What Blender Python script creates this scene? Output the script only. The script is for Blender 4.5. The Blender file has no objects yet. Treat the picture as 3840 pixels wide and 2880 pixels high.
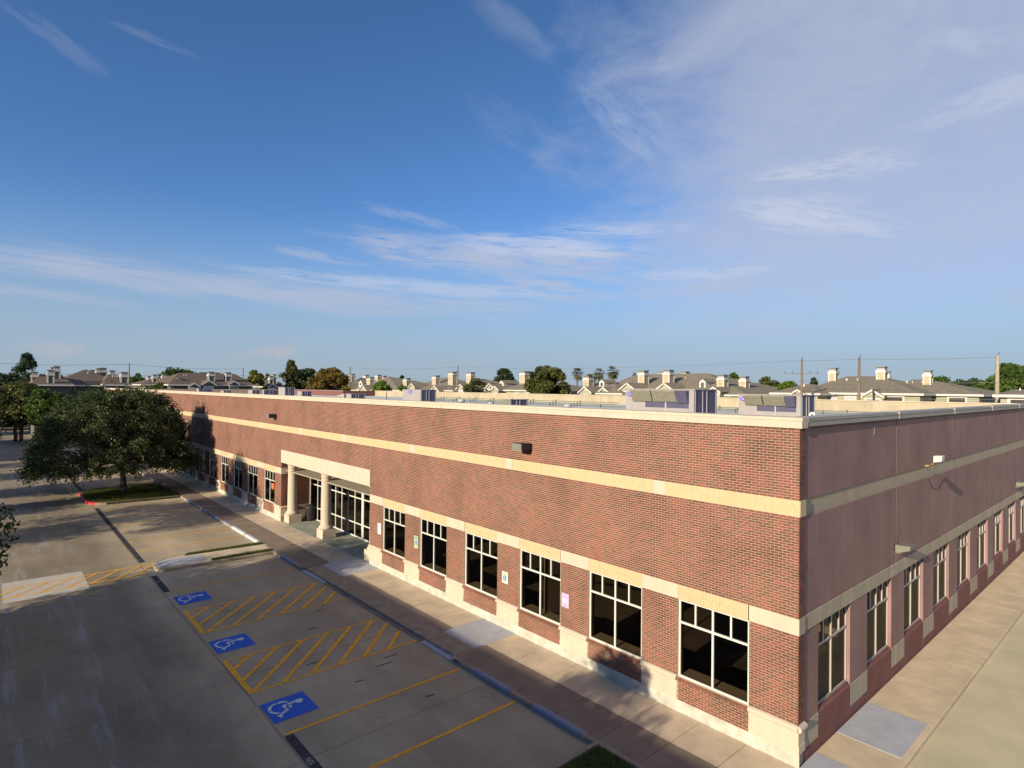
import bpy, math, random
import numpy as np
from mathutils import Vector, Matrix
random.seed(7)
R_ = math.radians

# ------------------------------------------------------------------ camera
SC = bpy.context.scene
COL = SC.collection
CX, CY, CZ = 6.2337, -14.856, 9.1948
YAW, PITCH, ROLL, FPX = .8495, .0061, .0092, 2225.97
_fw = np.array([-math.sin(YAW)*math.cos(PITCH), math.cos(YAW)*math.cos(PITCH), math.sin(PITCH)])
_r = np.array([math.cos(YAW), math.sin(YAW), 0.])
_u = np.cross(_r, _fw)
_r2 = math.cos(ROLL)*_r+math.sin(ROLL)*_u
_u2 = -math.sin(ROLL)*_r+math.cos(ROLL)*_u
cd = bpy.data.cameras.new('camera'); cam = bpy.data.objects.new('camera', cd); COL.objects.link(cam)
m = Matrix(((_r2[0], _u2[0], -_fw[0], CX), (_r2[1], _u2[1], -_fw[1], CY), (_r2[2], _u2[2], -_fw[2], CZ), (0, 0, 0, 1)))
cam.matrix_world = m
cd.sensor_width = 36; cd.lens = FPX/3840*36; cd.clip_start = .1; cd.clip_end = 6000
SC.camera = cam

# ------------------------------------------------------------------ light and sky
SUN_T = Vector((-.12, 1, -.32)).normalized()          # the way the light travels
SUN_EL = math.asin(-SUN_T.z)
SUN_AZ = math.atan2(-SUN_T.x, -SUN_T.y)               # clockwise from +Y
sl = bpy.data.lights.new('sun', 'SUN'); sl.energy = 5.0; sl.angle = R_(.53); sl.color = (1, .85, .64)
so = bpy.data.objects.new('sun', sl); COL.objects.link(so)
so.rotation_euler = SUN_T.to_track_quat('-Z', 'Y').to_euler(); so.location = (60, -200, 80)

W = bpy.data.worlds.new('World'); SC.world = W; W.use_nodes = True
wt = W.node_tree; wn = wt.nodes; wl = wt.links
wn.clear()
def N(t, **k):
    n = wn.new(t)
    for a, b in k.items(): setattr(n, a, b)
    return n
def M2(op, a, b=None, c=None, clamp=False):
    n = N('ShaderNodeMath', operation=op); n.use_clamp = clamp
    for i, v in enumerate((a, b, c)):
        if v is None: continue
        if isinstance(v, (int, float)): n.inputs[i].default_value = v
        else: wl.new(v, n.inputs[i])
    return n.outputs[0]
def smooth(v, lo, hi):
    n = N('ShaderNodeMapRange', interpolation_type='SMOOTHSTEP')
    wl.new(v, n.inputs[0]); n.inputs[1].default_value = lo; n.inputs[2].default_value = hi
    return n.outputs[0]
tc = N('ShaderNodeTexCoord'); sep = N('ShaderNodeSeparateXYZ'); wl.new(tc.outputs['Generated'], sep.inputs[0])
az = M2('MULTIPLY', M2('ARCTAN2', sep.outputs[1], sep.outputs[0]), 180/math.pi)
el = M2('MULTIPLY', M2('ARCSINE', sep.outputs[2]), 180/math.pi)
sky = N('ShaderNodeTexSky', sky_type='NISHITA'); sky.sun_disc = False
sky.sun_elevation = SUN_EL; sky.sun_rotation = SUN_AZ; sky.air_density = .75; sky.dust_density = .1; sky.ozone_density = 2.2; sky.altitude = 0
def wnoise(scale, det, rough, sx, sy, sz=1, dist=0., off=0.):
    cmb = N('ShaderNodeCombineXYZ'); wl.new(M2('MULTIPLY', az, sx), cmb.inputs[0]); wl.new(M2('MULTIPLY', el, sy), cmb.inputs[1]); cmb.inputs[2].default_value = off
    n = N('ShaderNodeTexNoise'); n.inputs['Scale'].default_value = scale; n.inputs['Detail'].default_value = det
    n.inputs['Roughness'].default_value = rough; n.inputs['Distortion'].default_value = dist
    wl.new(cmb.outputs[0], n.inputs['Vector']); return n.outputs[0]
def streak(a0, e0, ang, L, wd, strength, scale=1., stretch=6., lo=.42, hi=.7, off=0.):
    # a cirrus streak centred on azimuth a0 and elevation e0, u runs to the right along it
    du = M2('MULTIPLY', M2('SUBTRACT', a0, az), math.cos(R_(e0))); dv = M2('SUBTRACT', el, e0)
    c, s = math.cos(R_(ang)), math.sin(R_(ang))
    u = M2('ADD', M2('MULTIPLY', du, c), M2('MULTIPLY', dv, s)); v = M2('SUBTRACT', M2('MULTIPLY', dv, c), M2('MULTIPLY', du, s))
    cmb = N('ShaderNodeCombineXYZ'); wl.new(M2('MULTIPLY', u, 1/stretch), cmb.inputs[0]); wl.new(v, cmb.inputs[1]); cmb.inputs[2].default_value = off
    n = N('ShaderNodeTexNoise'); n.inputs['Scale'].default_value = scale; n.inputs['Detail'].default_value = 9; n.inputs['Roughness'].default_value = .62
    n.inputs['Distortion'].default_value = .35
    wl.new(cmb.outputs[0], n.inputs['Vector'])
    d = M2('ADD', M2('POWER', M2('ABSOLUTE', M2('DIVIDE', u, L)), 2.), M2('POWER', M2('ABSOLUTE', M2('DIVIDE', v, wd)), 2.))
    cm2 = N('ShaderNodeCombineXYZ'); wl.new(M2('MULTIPLY', u, .35/math.sqrt(stretch)), cm2.inputs[0]); wl.new(M2('MULTIPLY', v, .6), cm2.inputs[1]); cm2.inputs[2].default_value = off+50
    n2 = N('ShaderNodeTexNoise'); n2.inputs['Scale'].default_value = 1.; n2.inputs['Detail'].default_value = 5; wl.new(cm2.outputs[0], n2.inputs['Vector'])
    mask = smooth(M2('ADD', d, M2('MULTIPLY', M2('SUBTRACT', n2.outputs[0], .5), 1.7)), 1.0, -.25)
    return M2('MULTIPLY', M2('MULTIPLY', smooth(M2('ADD', n.outputs[0], M2('MULTIPLY', mask, .12)), lo, hi), mask), strength)
big = wnoise(1., 7, .6, .055, .12, off=3.1, dist=.5)
fine = wnoise(1., 9, .65, .22, .5, off=7.7, dist=.8)
edge = M2('ADD', M2('SUBTRACT', az, M2('MULTIPLY', M2('SUBTRACT', big, .5), 34)), M2('MULTIPLY', M2('SUBTRACT', fine, .5), 10))
edge = M2('SUBTRACT', edge, M2('MULTIPLY', M2('ABSOLUTE', M2('SUBTRACT', el, 16)), -.28))
veil = M2('MULTIPLY', smooth(edge, 138, 117), smooth(el, 1, 13))
veil = M2('MULTIPLY', veil, smooth(az, -60, 30))
veil = M2('MULTIPLY', veil, M2('ADD', .62, M2('MULTIPLY', fine, .46)))
cov = M2('MULTIPLY', veil, .92)
for a in [(160, 8.4, -2.6, 34, 1.9, .75, 1.9, 14, .30, .66, 1.), (139.5, 12.2, -4.0, 18, 2.5, .85, 2.2, 9, .34, .62, 2.), (136, 9.2, -6, 10, 1.5, .7, 1.7, 5, .42, .7, 3.),
          (139, 31.5, -33, 5, 1.7, .22, .8, 3, .36, .66, 7.), (176.5, 24.6, -28, 5, 1.1, .15, 1.1, 3.5, .42, .66, 8.), (156.5, 11.7, -7, 5.5, .6, .5, 1.8, 5, .4, .6, 9.),
          (148, 15.6, -12, 6, .7, .35, 1.7, 5, .42, .66, 10.), (178, 6.8, -3, 9, .6, .4, 1.8, 6, .38, .62, 11.), (122, 9.2, 3, 8, .9, .45, 1.7, 6, .42, .66, 12.),
          (170, 26.4, -8, 4, .5, .15, 1.6, 5, .42, .66, 14.), (118, 5.4, 0, 11, .9, .42, 1.3, 6, .4, .7, 15.), (136, 22, -30, 9, 3.2, .18, .7, 3, .4, .74, 17.)]:
    cov = M2('ADD', cov, M2('MULTIPLY', M2('SUBTRACT', 1, M2('MULTIPLY', cov, .8)), streak(*a)))
bri = None
for a in [(129, 14.6, -2, 9, 1.1, .45, 2.2, 7, .4, .64, 4.), (112, 14.9, -15, 8, 2.2, .6, 2.0, 5, .40, .64, 5.), (110.5, 18.4, -3, 7, 1.5, .5, 2.2, 5, .42, .66, 6.), (100, 21, 10, 6, 1.6, .32, 1.6, 4, .42, .66, 13.),
          (100.5, 25, -25, 5, 1.4, .22, 1.4, 4, .42, .68, 31.), (136, 13.2, -3, 12, 1.5, .6, 2.4, 8, .40, .62, 32.), (150, 9.6, -3, 20, 1.0, .45, 2.4, 12, .40, .62, 33.), (121, 10.6, 0, 8, .8, .4, 2.2, 6, .42, .64, 34.), (128, 24, -40, 8, 2.5, .25, 1.0, 4, .42, .7, 35.)]:
    q = streak(*a); bri = q if bri is None else M2('ADD', bri, q, clamp=True)
other = M2('MULTIPLY', smooth(wnoise(1., 8, .6, .03, .16, off=12.), .52, .8), M2('MULTIPLY', smooth(el, 4, 14), M2('ADD', smooth(az, 186, 200), smooth(az, 95, 60), clamp=True)))
cov = M2('ADD', cov, M2('MULTIPLY', other, .4), clamp=True)
low = M2('ADD', M2('MULTIPLY', streak(176, 2.4, 0, 3.0, 1.1, 1, 1.4, 1.6, .42, .7, 21.), .45), M2('ADD', M2('MULTIPLY', streak(161, 2.9, 8, 4.5, .9, 1, 1.4, 1.6, .4, .66, 22.), .55), M2('MULTIPLY', streak(98.5, 7, 0, 1.6, .8, 1, 1.4, 1.6, .38, .66, 23.), .3)))
tint = N('ShaderNodeMix', data_type='RGBA', blend_type='MULTIPLY'); tint.inputs[0].default_value = 1
wl.new(sky.outputs[0], tint.inputs[6]); tint.inputs[7].default_value = (.79, 1.12, 1.44, 1)
hz = N('ShaderNodeMix', data_type='RGBA'); wl.new(M2('MULTIPLY', smooth(el, 17, 0), .95), hz.inputs[0]); wl.new(tint.outputs[2], hz.inputs[6]); hz.inputs[7].default_value = (3.2, 4.0, 4.9, 1)
mx = N('ShaderNodeMix', data_type='RGBA'); wl.new(M2('MULTIPLY', cov, .95, clamp=True), mx.inputs[0]); wl.new(hz.outputs[2], mx.inputs[6]); mx.inputs[7].default_value = (4.5, 4.9, 6.1, 1)
mb = N('ShaderNodeMix', data_type='RGBA'); wl.new(bri, mb.inputs[0]); wl.new(mx.outputs[2], mb.inputs[6]); mb.inputs[7].default_value = (6.0, 6.3, 7.3, 1)
mx2 = N('ShaderNodeMix', data_type='RGBA'); wl.new(low, mx2.inputs[0]); wl.new(mb.outputs[2], mx2.inputs[6]); mx2.inputs[7].default_value = (5.0, 4.5, 4.9, 1)
bg = N('ShaderNodeBackground'); wl.new(mx2.outputs[2], bg.inputs[0]); bg.inputs[1].default_value = .077
wo = N('ShaderNodeOutputWorld'); wl.new(bg.outputs[0], wo.inputs[0])
vs = SC.view_settings; vs.view_transform = 'Standard'; vs.look = 'None'; vs.exposure = .5; vs.gamma = 1; vs.use_curve_mapping = False
SC.cycles.max_bounces = 6; SC.cycles.transparent_max_bounces = 12; SC.cycles.caustics_reflective = False; SC.cycles.caustics_refractive = False

# ------------------------------------------------------------------ helpers: from a measured sight line to a point of the place
def _ray(x, y):
    a = (x-1920)/FPX; b = -(y-1440)/FPX
    return a*_r2+b*_u2+_fw
def onY(x, y, Y=0.):
    d = _ray(x, y); t = (Y-CY)/d[1]; return CX+t*d[0], CZ+t*d[2]
def onX(x, y, X=0.):
    d = _ray(x, y); t = (X-CX)/d[0]; return CY+t*d[1], CZ+t*d[2]
def onZ(x, y, Z=0.):
    d = _ray(x, y); t = (Z-CZ)/d[2]; return CX+t*d[0], CY+t*d[1]
def atD(x, y, D):
    d = _ray(x, y); return CX+D*d[0], CY+D*d[1], CZ+D*d[2]

def tag(o, label=None, cat=None, group=None, kind=None):
    if label: o['label'] = label
    if cat: o['category'] = cat
    if group: o['group'] = group
    if kind: o['kind'] = kind
    return o
def wloc(o):
    v = Vector((0, 0, 0))
    while o: v += o.location; o = o.parent
    return v
def empty(name, loc, label=None, cat=None, group=None, kind=None, parent=None):
    o = bpy.data.objects.new(name, None); COL.objects.link(o); o.empty_display_size = .2
    if parent: o.parent = parent; o.location = Vector(loc)-wloc(parent)
    else: o.location = loc
    return tag(o, label, cat, group, kind)
class MB:
    """collects faces in world coordinates; build() links them as one mesh object"""
    def __init__(s): s.v = []; s.f = []
    def quad(s, a, b, c, d): n = len(s.v); s.v += [a, b, c, d]; s.f.append((n, n+1, n+2, n+3)); return s
    def tri(s, a, b, c): n = len(s.v); s.v += [a, b, c]; s.f.append((n, n+1, n+2)); return s
    def poly(s, pts): n = len(s.v); s.v += list(pts); s.f.append(tuple(range(n, n+len(pts)))); return s
    def box(s, x0, x1, y0, y1, z0, z1):
        n = len(s.v)
        s.v += [(x0, y0, z0), (x1, y0, z0), (x1, y1, z0), (x0, y1, z0), (x0, y0, z1), (x1, y0, z1), (x1, y1, z1), (x0, y1, z1)]
        for f in ((0, 3, 2, 1), (4, 5, 6, 7), (0, 1, 5, 4), (1, 2, 6, 5), (2, 3, 7, 6), (3, 0, 4, 7)): s.f.append(tuple(n+i for i in f))
        return s
    def prism(s, pts, d):
        """pts: polygon in space, d: extrusion vector"""
        n = len(s.v); k = len(pts); s.v += [tuple(p) for p in pts]+[tuple(p[i]+d[i] for i in range(3)) for p in pts]
        s.f.append(tuple(range(n+k-1, n-1, -1))); s.f.append(tuple(range(n+k, n+2*k)))
        for i in range(k): j = (i+1) % k; s.f.append((n+i, n+j, n+k+j, n+k+i))
        return s
    def lathe(s, cx, cy, prof, seg=20):
        n = len(s.v); k = len(prof)
        for i in range(seg):
            a = 2*math.pi*i/seg
            for r, z in prof: s.v.append((cx+r*math.cos(a), cy+r*math.sin(a), z))
        for i in range(seg):
            j = (i+1) % seg
            for q in range(k-1): s.f.append((n+i*k+q, n+j*k+q, n+j*k+q+1, n+i*k+q+1))
        s.f.append(tuple(n+i*k+k-1 for i in range(seg))); s.f.append(tuple(n+i*k for i in reversed(range(seg))))
        return s
    def tube(s, pts, r, seg=6):
        pts = [Vector(p) for p in pts]; n = len(s.v); k = len(pts)
        rr = r if isinstance(r, (list, tuple)) else [r]*k
        for i, p in enumerate(pts):
            t = (pts[min(i+1, k-1)]-pts[max(i-1, 0)]).normalized()
            a = t.cross(Vector((0, 0, 1)) if abs(t.z) < .9 else Vector((1, 0, 0))).normalized(); b = t.cross(a)
            for j in range(seg):
                w = 2*math.pi*j/seg; q = p+a*math.cos(w)*rr[i]+b*math.sin(w)*rr[i]; s.v.append(tuple(q))
        for i in range(k-1):
            for j in range(seg): l = (j+1) % seg; s.f.append((n+i*seg+j, n+i*seg+l, n+(i+1)*seg+l, n+(i+1)*seg+j))
        s.f.append(tuple(n+j for j in reversed(range(seg)))); s.f.append(tuple(n+(k-1)*seg+j for j in range(seg)))
        return s
    def build(s, name, mat, parent=None, smooth=False, bevel=0, **t):
        me = bpy.data.meshes.new(name)
        o = bpy.data.objects.new(name, me); COL.objects.link(o)
        if parent: o.parent = parent; off = wloc(parent)
        else:
            if s.v and not t.get('kind') == 'structure':
                a = np.array(s.v); off = Vector(((a[:, 0].min()+a[:, 0].max())/2, (a[:, 1].min()+a[:, 1].max())/2, a[:, 2].min())); o.location = off
            else: off = Vector((0, 0, 0))
        me.from_pydata([(x-off.x, y-off.y, z-off.z) for x, y, z in s.v], [], s.f); me.update()
        me.materials.append(mat)
        if smooth: me.polygons.foreach_set('use_smooth', [True]*len(me.polygons))
        if bevel:
            b = o.modifiers.new('edge', 'BEVEL'); b.width = bevel; b.segments = 1; b.limit_method = 'ANGLE'
        return tag(o, **t)
def dup(o, loc=None, parent=None):
    c = o.copy(); COL.objects.link(c); c.parent = parent
    if loc is not None: c.location = loc
    for ch in [q for q in bpy.data.objects if q.parent is o and q is not c]: dup(ch, None, c)
    return c

# ------------------------------------------------------------------ materials
def mat(name, col, rough=.8, var=.12, scale=3., bump=0., bscale=40., metal=0., spec=.3, col2=None, stretch=(1, 1, 1), detail=6, streaks=0.):
    m = bpy.data.materials.new(name); m.use_nodes = True; nt = m.node_tree; b = nt.nodes['Principled BSDF']
    b.inputs['Roughness'].default_value = rough; b.inputs['Metallic'].default_value = metal; b.inputs['Specular IOR Level'].default_value = spec
    g = nt.nodes.new('ShaderNodeNewGeometry'); mp = nt.nodes.new('ShaderNodeMapping'); mp.inputs['Scale'].default_value = stretch
    nt.links.new(g.outputs['Position'], mp.inputs[0])
    n = nt.nodes.new('ShaderNodeTexNoise'); n.inputs['Scale'].default_value = scale; n.inputs['Detail'].default_value = detail; n.inputs['Roughness'].default_value = .65
    nt.links.new(mp.outputs[0], n.inputs['Vector'])
    r = nt.nodes.new('ShaderNodeValToRGB'); c2 = col2 or tuple(c*(1-var*1.6) for c in col)
    r.color_ramp.elements[0].position = .3; r.color_ramp.elements[1].position = .68
    r.color_ramp.elements[0].color = (*c2, 1); r.color_ramp.elements[1].color = (*[min(1, c*(1+var*.5)) for c in col], 1)
    nt.links.new(n.outputs[0], r.inputs[0]); out = r.outputs[0]
    if streaks:
        mp2 = nt.nodes.new('ShaderNodeMapping'); mp2.inputs['Scale'].default_value = (2.2, 2.2, .12); nt.links.new(g.outputs['Position'], mp2.inputs[0])
        n2 = nt.nodes.new('ShaderNodeTexNoise'); n2.inputs['Scale'].default_value = 1.5; n2.inputs['Detail'].default_value = 7; n2.inputs['Roughness'].default_value = .7
        nt.links.new(mp2.outputs[0], n2.inputs['Vector'])
        mr = nt.nodes.new('ShaderNodeMapRange'); nt.links.new(n2.outputs[0], mr.inputs[0]); mr.inputs[1].default_value = .35; mr.inputs[2].default_value = .7; mr.inputs[3].default_value = 1-streaks; mr.inputs[4].default_value = 1+streaks*.5
        x = nt.nodes.new('ShaderNodeMix'); x.data_type = 'RGBA'; x.blend_type = 'MULTIPLY'; x.inputs[0].default_value = 1
        nt.links.new(out, x.inputs[6]); nt.links.new(mr.outputs[0], x.inputs[7]); out = x.outputs[2]
    nt.links.new(out, b.inputs['Base Color'])
    if bump:
        n3 = nt.nodes.new('ShaderNodeTexNoise'); n3.inputs['Scale'].default_value = bscale; n3.inputs['Detail'].default_value = 4; nt.links.new(mp.outputs[0], n3.inputs['Vector'])
        bp = nt.nodes.new('ShaderNodeBump'); bp.inputs['Strength'].default_value = bump; bp.inputs['Distance'].default_value = .02
        nt.links.new(n3.outputs[0], bp.inputs['Height']); nt.links.new(bp.outputs[0], b.inputs['Normal'])
    return m
def tonemat(name, stops, rough=.85, objrand=False, blotch=.0, spec=.25, trans=0.):
    """colour picked per piece: from the face attribute 'tone', or from the object's own random number"""
    m = bpy.data.materials.new(name); m.use_nodes = True; nt = m.node_tree; b = nt.nodes['Principled BSDF']
    b.inputs['Roughness'].default_value = rough; b.inputs['Specular IOR Level'].default_value = spec
    if objrand: a = nt.nodes.new('ShaderNodeObjectInfo').outputs['Random']
    else:
        an = nt.nodes.new('ShaderNodeAttribute'); an.attribute_name = 'tone'; a = an.outputs['Fac']
    r = nt.nodes.new('ShaderNodeValToRGB'); el_ = r.color_ramp.elements
    while len(el_) < len(stops): el_.new(.5)
    for e, (p, c) in zip(el_, stops): e.position = p; e.color = (*c, 1)
    nt.links.new(a, r.inputs[0]); out = r.outputs[0]
    g = nt.nodes.new('ShaderNodeNewGeometry')
    if blotch:
        n = nt.nodes.new('ShaderNodeTexNoise'); n.inputs['Scale'].default_value = .55; n.inputs['Detail'].default_value = 6; n.inputs['Roughness'].default_value = .62; nt.links.new(g.outputs['Position'], n.inputs['Vector'])
        mr = nt.nodes.new('ShaderNodeMapRange'); nt.links.new(n.outputs[0], mr.inputs[0]); mr.inputs[1].default_value = .36; mr.inputs[2].default_value = .56; mr.inputs[3].default_value = 1-blotch; mr.inputs[4].default_value = 1.04
        x = nt.nodes.new('ShaderNodeMix'); x.data_type = 'RGBA'; x.blend_type = 'MULTIPLY'; x.inputs[0].default_value = 1
        nt.links.new(out, x.inputs[6]); nt.links.new(mr.outputs[0], x.inputs[7]); out = x.outputs[2]
    nt.links.new(out, b.inputs['Base Color'])
    if trans:
        t = nt.nodes.new('ShaderNodeBsdfTranslucent'); nt.links.new(out, t.inputs[0]); ms = nt.nodes.new('ShaderNodeMixShader'); ms.inputs[0].default_value = trans
        nt.links.new(b.outputs[0], ms.inputs[1]); nt.links.new(t.outputs[0], ms.inputs[2]); nt.links.new(ms.outputs[0], nt.nodes['Material Output'].inputs[0])
    return m
BR = [(0., (.125, .068, .043)), (.3, (.16, .079, .050)), (.55, (.19, .080, .054)), (.8, (.215, .078, .057)), (1., (.24, .084, .062))]
M = {}
M['brick'] = tonemat('brick_clay', BR, blotch=.32)
M['brick1'] = tonemat('brick_clay_single', BR, objrand=True, blotch=.32)
M['mortar'] = mat('mortar', (.47, .33, .24), .9, .1, 2)
M['soldier'] = tonemat('yellow_brick', [(0., (.475, .39, .225)), (1., (.52, .43, .25))])
M['ymortar'] = mat('yellow_mortar', (.43, .35, .20), .9, .08)
M['cream'] = mat('cream_precast', (.55, .46, .35), .8, .05, 1.2, bump=.05, streaks=.05)
M['footing'] = mat('footing_concrete', (.52, .50, .42), .9, .22, 2.2, bump=.15)
M['purple'] = mat('painted_panel', (.285, .175, .16), .75, .16, .55, bump=.25, bscale=60, streaks=.10, detail=9)
M['dred'] = mat('dark_red_panel', (.20, .085, .075), .75, .12, 1.5, bump=.25, bscale=60, streaks=.1)
M['olive'] = mat('olive_trim', (.40, .345, .255), .8, .08, 1.5, bump=.15, streaks=.1)
M['copeg'] = mat('coping_metal', (.34, .32, .28), .5, .08, 1, spec=.4)
M['frame'] = mat('window_frame', (.62, .62, .55), .4, .04, 3, spec=.5)
M['frameb'] = mat('window_frame_painted_shade', (.43, .38, .35), .4, .04, 3, spec=.4)  # darker copy of the frame, the side wall's shade put into its colour
M['roof'] = mat('roof_membrane', (.62, .62, .56), .8, .15, .4)
M['rearwall'] = mat('rear_parapet', (.42, .36, .25), .85, .12, .6, streaks=.12)
def worn(m, amt=.5, scale=22., col=(.36, .30, .21)):
    nt = m.node_tree; b = nt.nodes['Principled BSDF']; src = b.inputs['Base Color'].links[0].from_socket; g = [n for n in nt.nodes if n.type == 'NEW_GEOMETRY'][0]
    n = nt.nodes.new('ShaderNodeTexNoise'); n.inputs['Scale'].default_value = scale; n.inputs['Detail'].default_value = 8; n.inputs['Roughness'].default_value = .75; nt.links.new(g.outputs['Position'], n.inputs['Vector'])
    r = nt.nodes.new('ShaderNodeMapRange'); nt.links.new(n.outputs[0], r.inputs[0]); r.inputs[1].default_value = .50; r.inputs[2].default_value = .66; r.inputs[3].default_value = 0; r.inputs[4].default_value = amt
    x = nt.nodes.new('ShaderNodeMix'); x.data_type = 'RGBA'; nt.links.new(r.outputs[0], x.inputs[0]); nt.links.new(src, x.inputs[6]); x.inputs[7].default_value = (*col, 1); nt.links.new(x.outputs[2], b.inputs['Base Color'])
M['lot'] = None
M['steel'] = mat('galvanised', (.40, .39, .40), .5, .08, 2, metal=.1)
M['rtu'] = mat('rooftop_unit_paint', (.33, .305, .295), .5, .06, .9, streaks=.06)
M['rtud'] = mat('rooftop_unit_side', (.085, .08, .14), .5, .08, 1)
M['louvre'] = mat('louvre_mesh', (.21, .20, .15), .6, .15, 8)
M['pipe'] = mat('pipe_green_grey', (.16, .19, .14), .6, .05)
M['dark'] = mat('dark_metal', (.035, .03, .03), .5, .2, 3)
M['lamp'] = mat('lamp_housing', (.19, .19, .155), .5, .06, 4)
M['bark'] = mat('bark', (.13, .10, .075), .95, .35, 6, bump=.6, bscale=14, stretch=(1, 1, .3))
M['pole'] = mat('weathered_wood', (.20, .15, .11), .9, .25, 3, stretch=(1, 1, .1))
M['polepale'] = mat('pale_wood', (.36, .32, .22), .9, .2, 3, stretch=(1, 1, .1))
M['white'] = mat('white_trim', (.60, .57, .50), .6, .04)
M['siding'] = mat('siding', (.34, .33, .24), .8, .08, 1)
M['sidingshade'] = mat('siding_painted_shade', (.11, .12, .10), .8, .08, 1)  # the siding again, with the shade of unlit walls put into the colour
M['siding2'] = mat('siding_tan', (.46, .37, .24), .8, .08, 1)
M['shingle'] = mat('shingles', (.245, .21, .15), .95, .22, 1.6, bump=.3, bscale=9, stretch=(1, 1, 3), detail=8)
M['shingleshade'] = mat('shingles_painted_shade', (.135, .10, .075), .95, .22, 1.6, bump=.3, bscale=9, stretch=(1, 1, 3), detail=8)  # the shingles again, darkened to paint in the shade of unlit roofs
M['yellow'] = mat('yellow_paint', (.95, .45, .008), .7, .16, 5, col2=(.62, .31, .04))
M['brightyellow'] = mat('bollard_yellow', (.75, .60, .03), .5, .05)
M['bluep'] = mat('blue_paint', (.02, .12, .56), .7, .10, 3)
M['whitep'] = mat('white_paint', (.60, .66, .68), .7, .12, 6)
M['redp'] = mat('red_kerb_paint', (.52, .03, .05), .6, .12, 5)
M['kerbblue'] = mat('worn_blue_kerb', (.12, .16, .30), .8, .3, 5, col2=(.30, .31, .32))
M['blackp'] = mat('black_paint', (.045, .04, .05), .75, .35, 2.5)
M['patch'] = mat('new_concrete', (.42, .43, .45), .9, .10, 2, bump=.3, bscale=30)
M['patchw'] = mat('pale_new_concrete', (.50, .46, .38), .9, .08, 2)
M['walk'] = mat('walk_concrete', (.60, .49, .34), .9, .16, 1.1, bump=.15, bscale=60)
M['walk2'] = mat('walk_concrete_outer_shade', (.26, .20, .15), .9, .16, 1.1, bump=.15, bscale=60)  # greyer outer concrete, lowered further so that shade sits in the colour
M['kerb'] = mat('kerb_concrete', (.33, .275, .20), .9, .22, 2.5, bump=.2)
M['soil'] = mat('soil', (.10, .075, .045), .95, .3, 4)
M['pfloor'] = mat('portico_slab', (.34, .35, .27), .85, .2, 1.5)
M['grassg'] = mat('grass_ground', (.075, .10, .03), .95, .35, 1.5, col2=(.05, .05, .02))
M['grass'] = tonemat('grass_blade', [(0., (.05, .075, .015)), (.5, (.095, .13, .028)), (1., (.17, .17, .05))], trans=.25)
M['field'] = mat('far_ground', (.07, .085, .035), .95, .35, .15)
M['carpet'] = mat('interior_floor', (.16, .13, .10), .9, .2, 1)
M['plaster'] = mat('interior_wall', (.36, .31, .24), .9, .05, 1)
M['sill'] = mat('interior_sill', (.50, .44, .32), .6, .05, 1)
M['signg'] = mat('pale_green_sign', (.52, .66, .50), .5, .05, 6)
M['signgd'] = mat('green_sign', (.38, .50, .30), .5, .12, 9)
M['signw'] = mat('white_sign', (.78, .80, .76), .5, .04, 6)
M['signp'] = mat('lilac_sign', (.62, .42, .60), .5, .05, 6)
M['signink'] = mat('sign_print', (.34, .22, .40), .6, .05, 6)
M['signgreen'] = mat('sign_green_print', (.10, .28, .16), .6, .05, 6)
M['logo'] = mat('logo_blue', (.09, .06, .48), .5, .03)
M['orange'] = mat('orange_poster', (.75, .16, .04), .6, .05)
M['copper'] = mat('conduit', (.55, .38, .08), .5, .1)
def glass():
    m = bpy.data.materials.new('tinted_glass'); m.use_nodes = True; nt = m.node_tree; nt.nodes.remove(nt.nodes['Principled BSDF'])
    t = nt.nodes.new('ShaderNodeBsdfTransparent'); t.inputs[0].default_value = (.46, .42, .36, 1)
    g = nt.nodes.new('ShaderNodeBsdfGlossy'); g.inputs['Roughness'].default_value = .02; g.inputs[0].default_value = (.42, .43, .42, 1)
    f = nt.nodes.new('ShaderNodeFresnel'); f.inputs[0].default_value = 1.45
    x = nt.nodes.new('ShaderNodeMixShader'); nt.links.new(f.outputs[0], x.inputs[0]); nt.links.new(t.outputs[0], x.inputs[1]); nt.links.new(g.outputs[0], x.inputs[2])
    nt.links.new(x.outputs[0], nt.nodes['Material Output'].inputs[0]); return m
M['glass'] = glass()
M['farglass'] = mat('far_window_glass', (.10, .11, .12), .15, .2, 2, spec=.6)
M['blind'] = mat('window_blind', (.40, .42, .44), .7, .1, 5)

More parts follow.
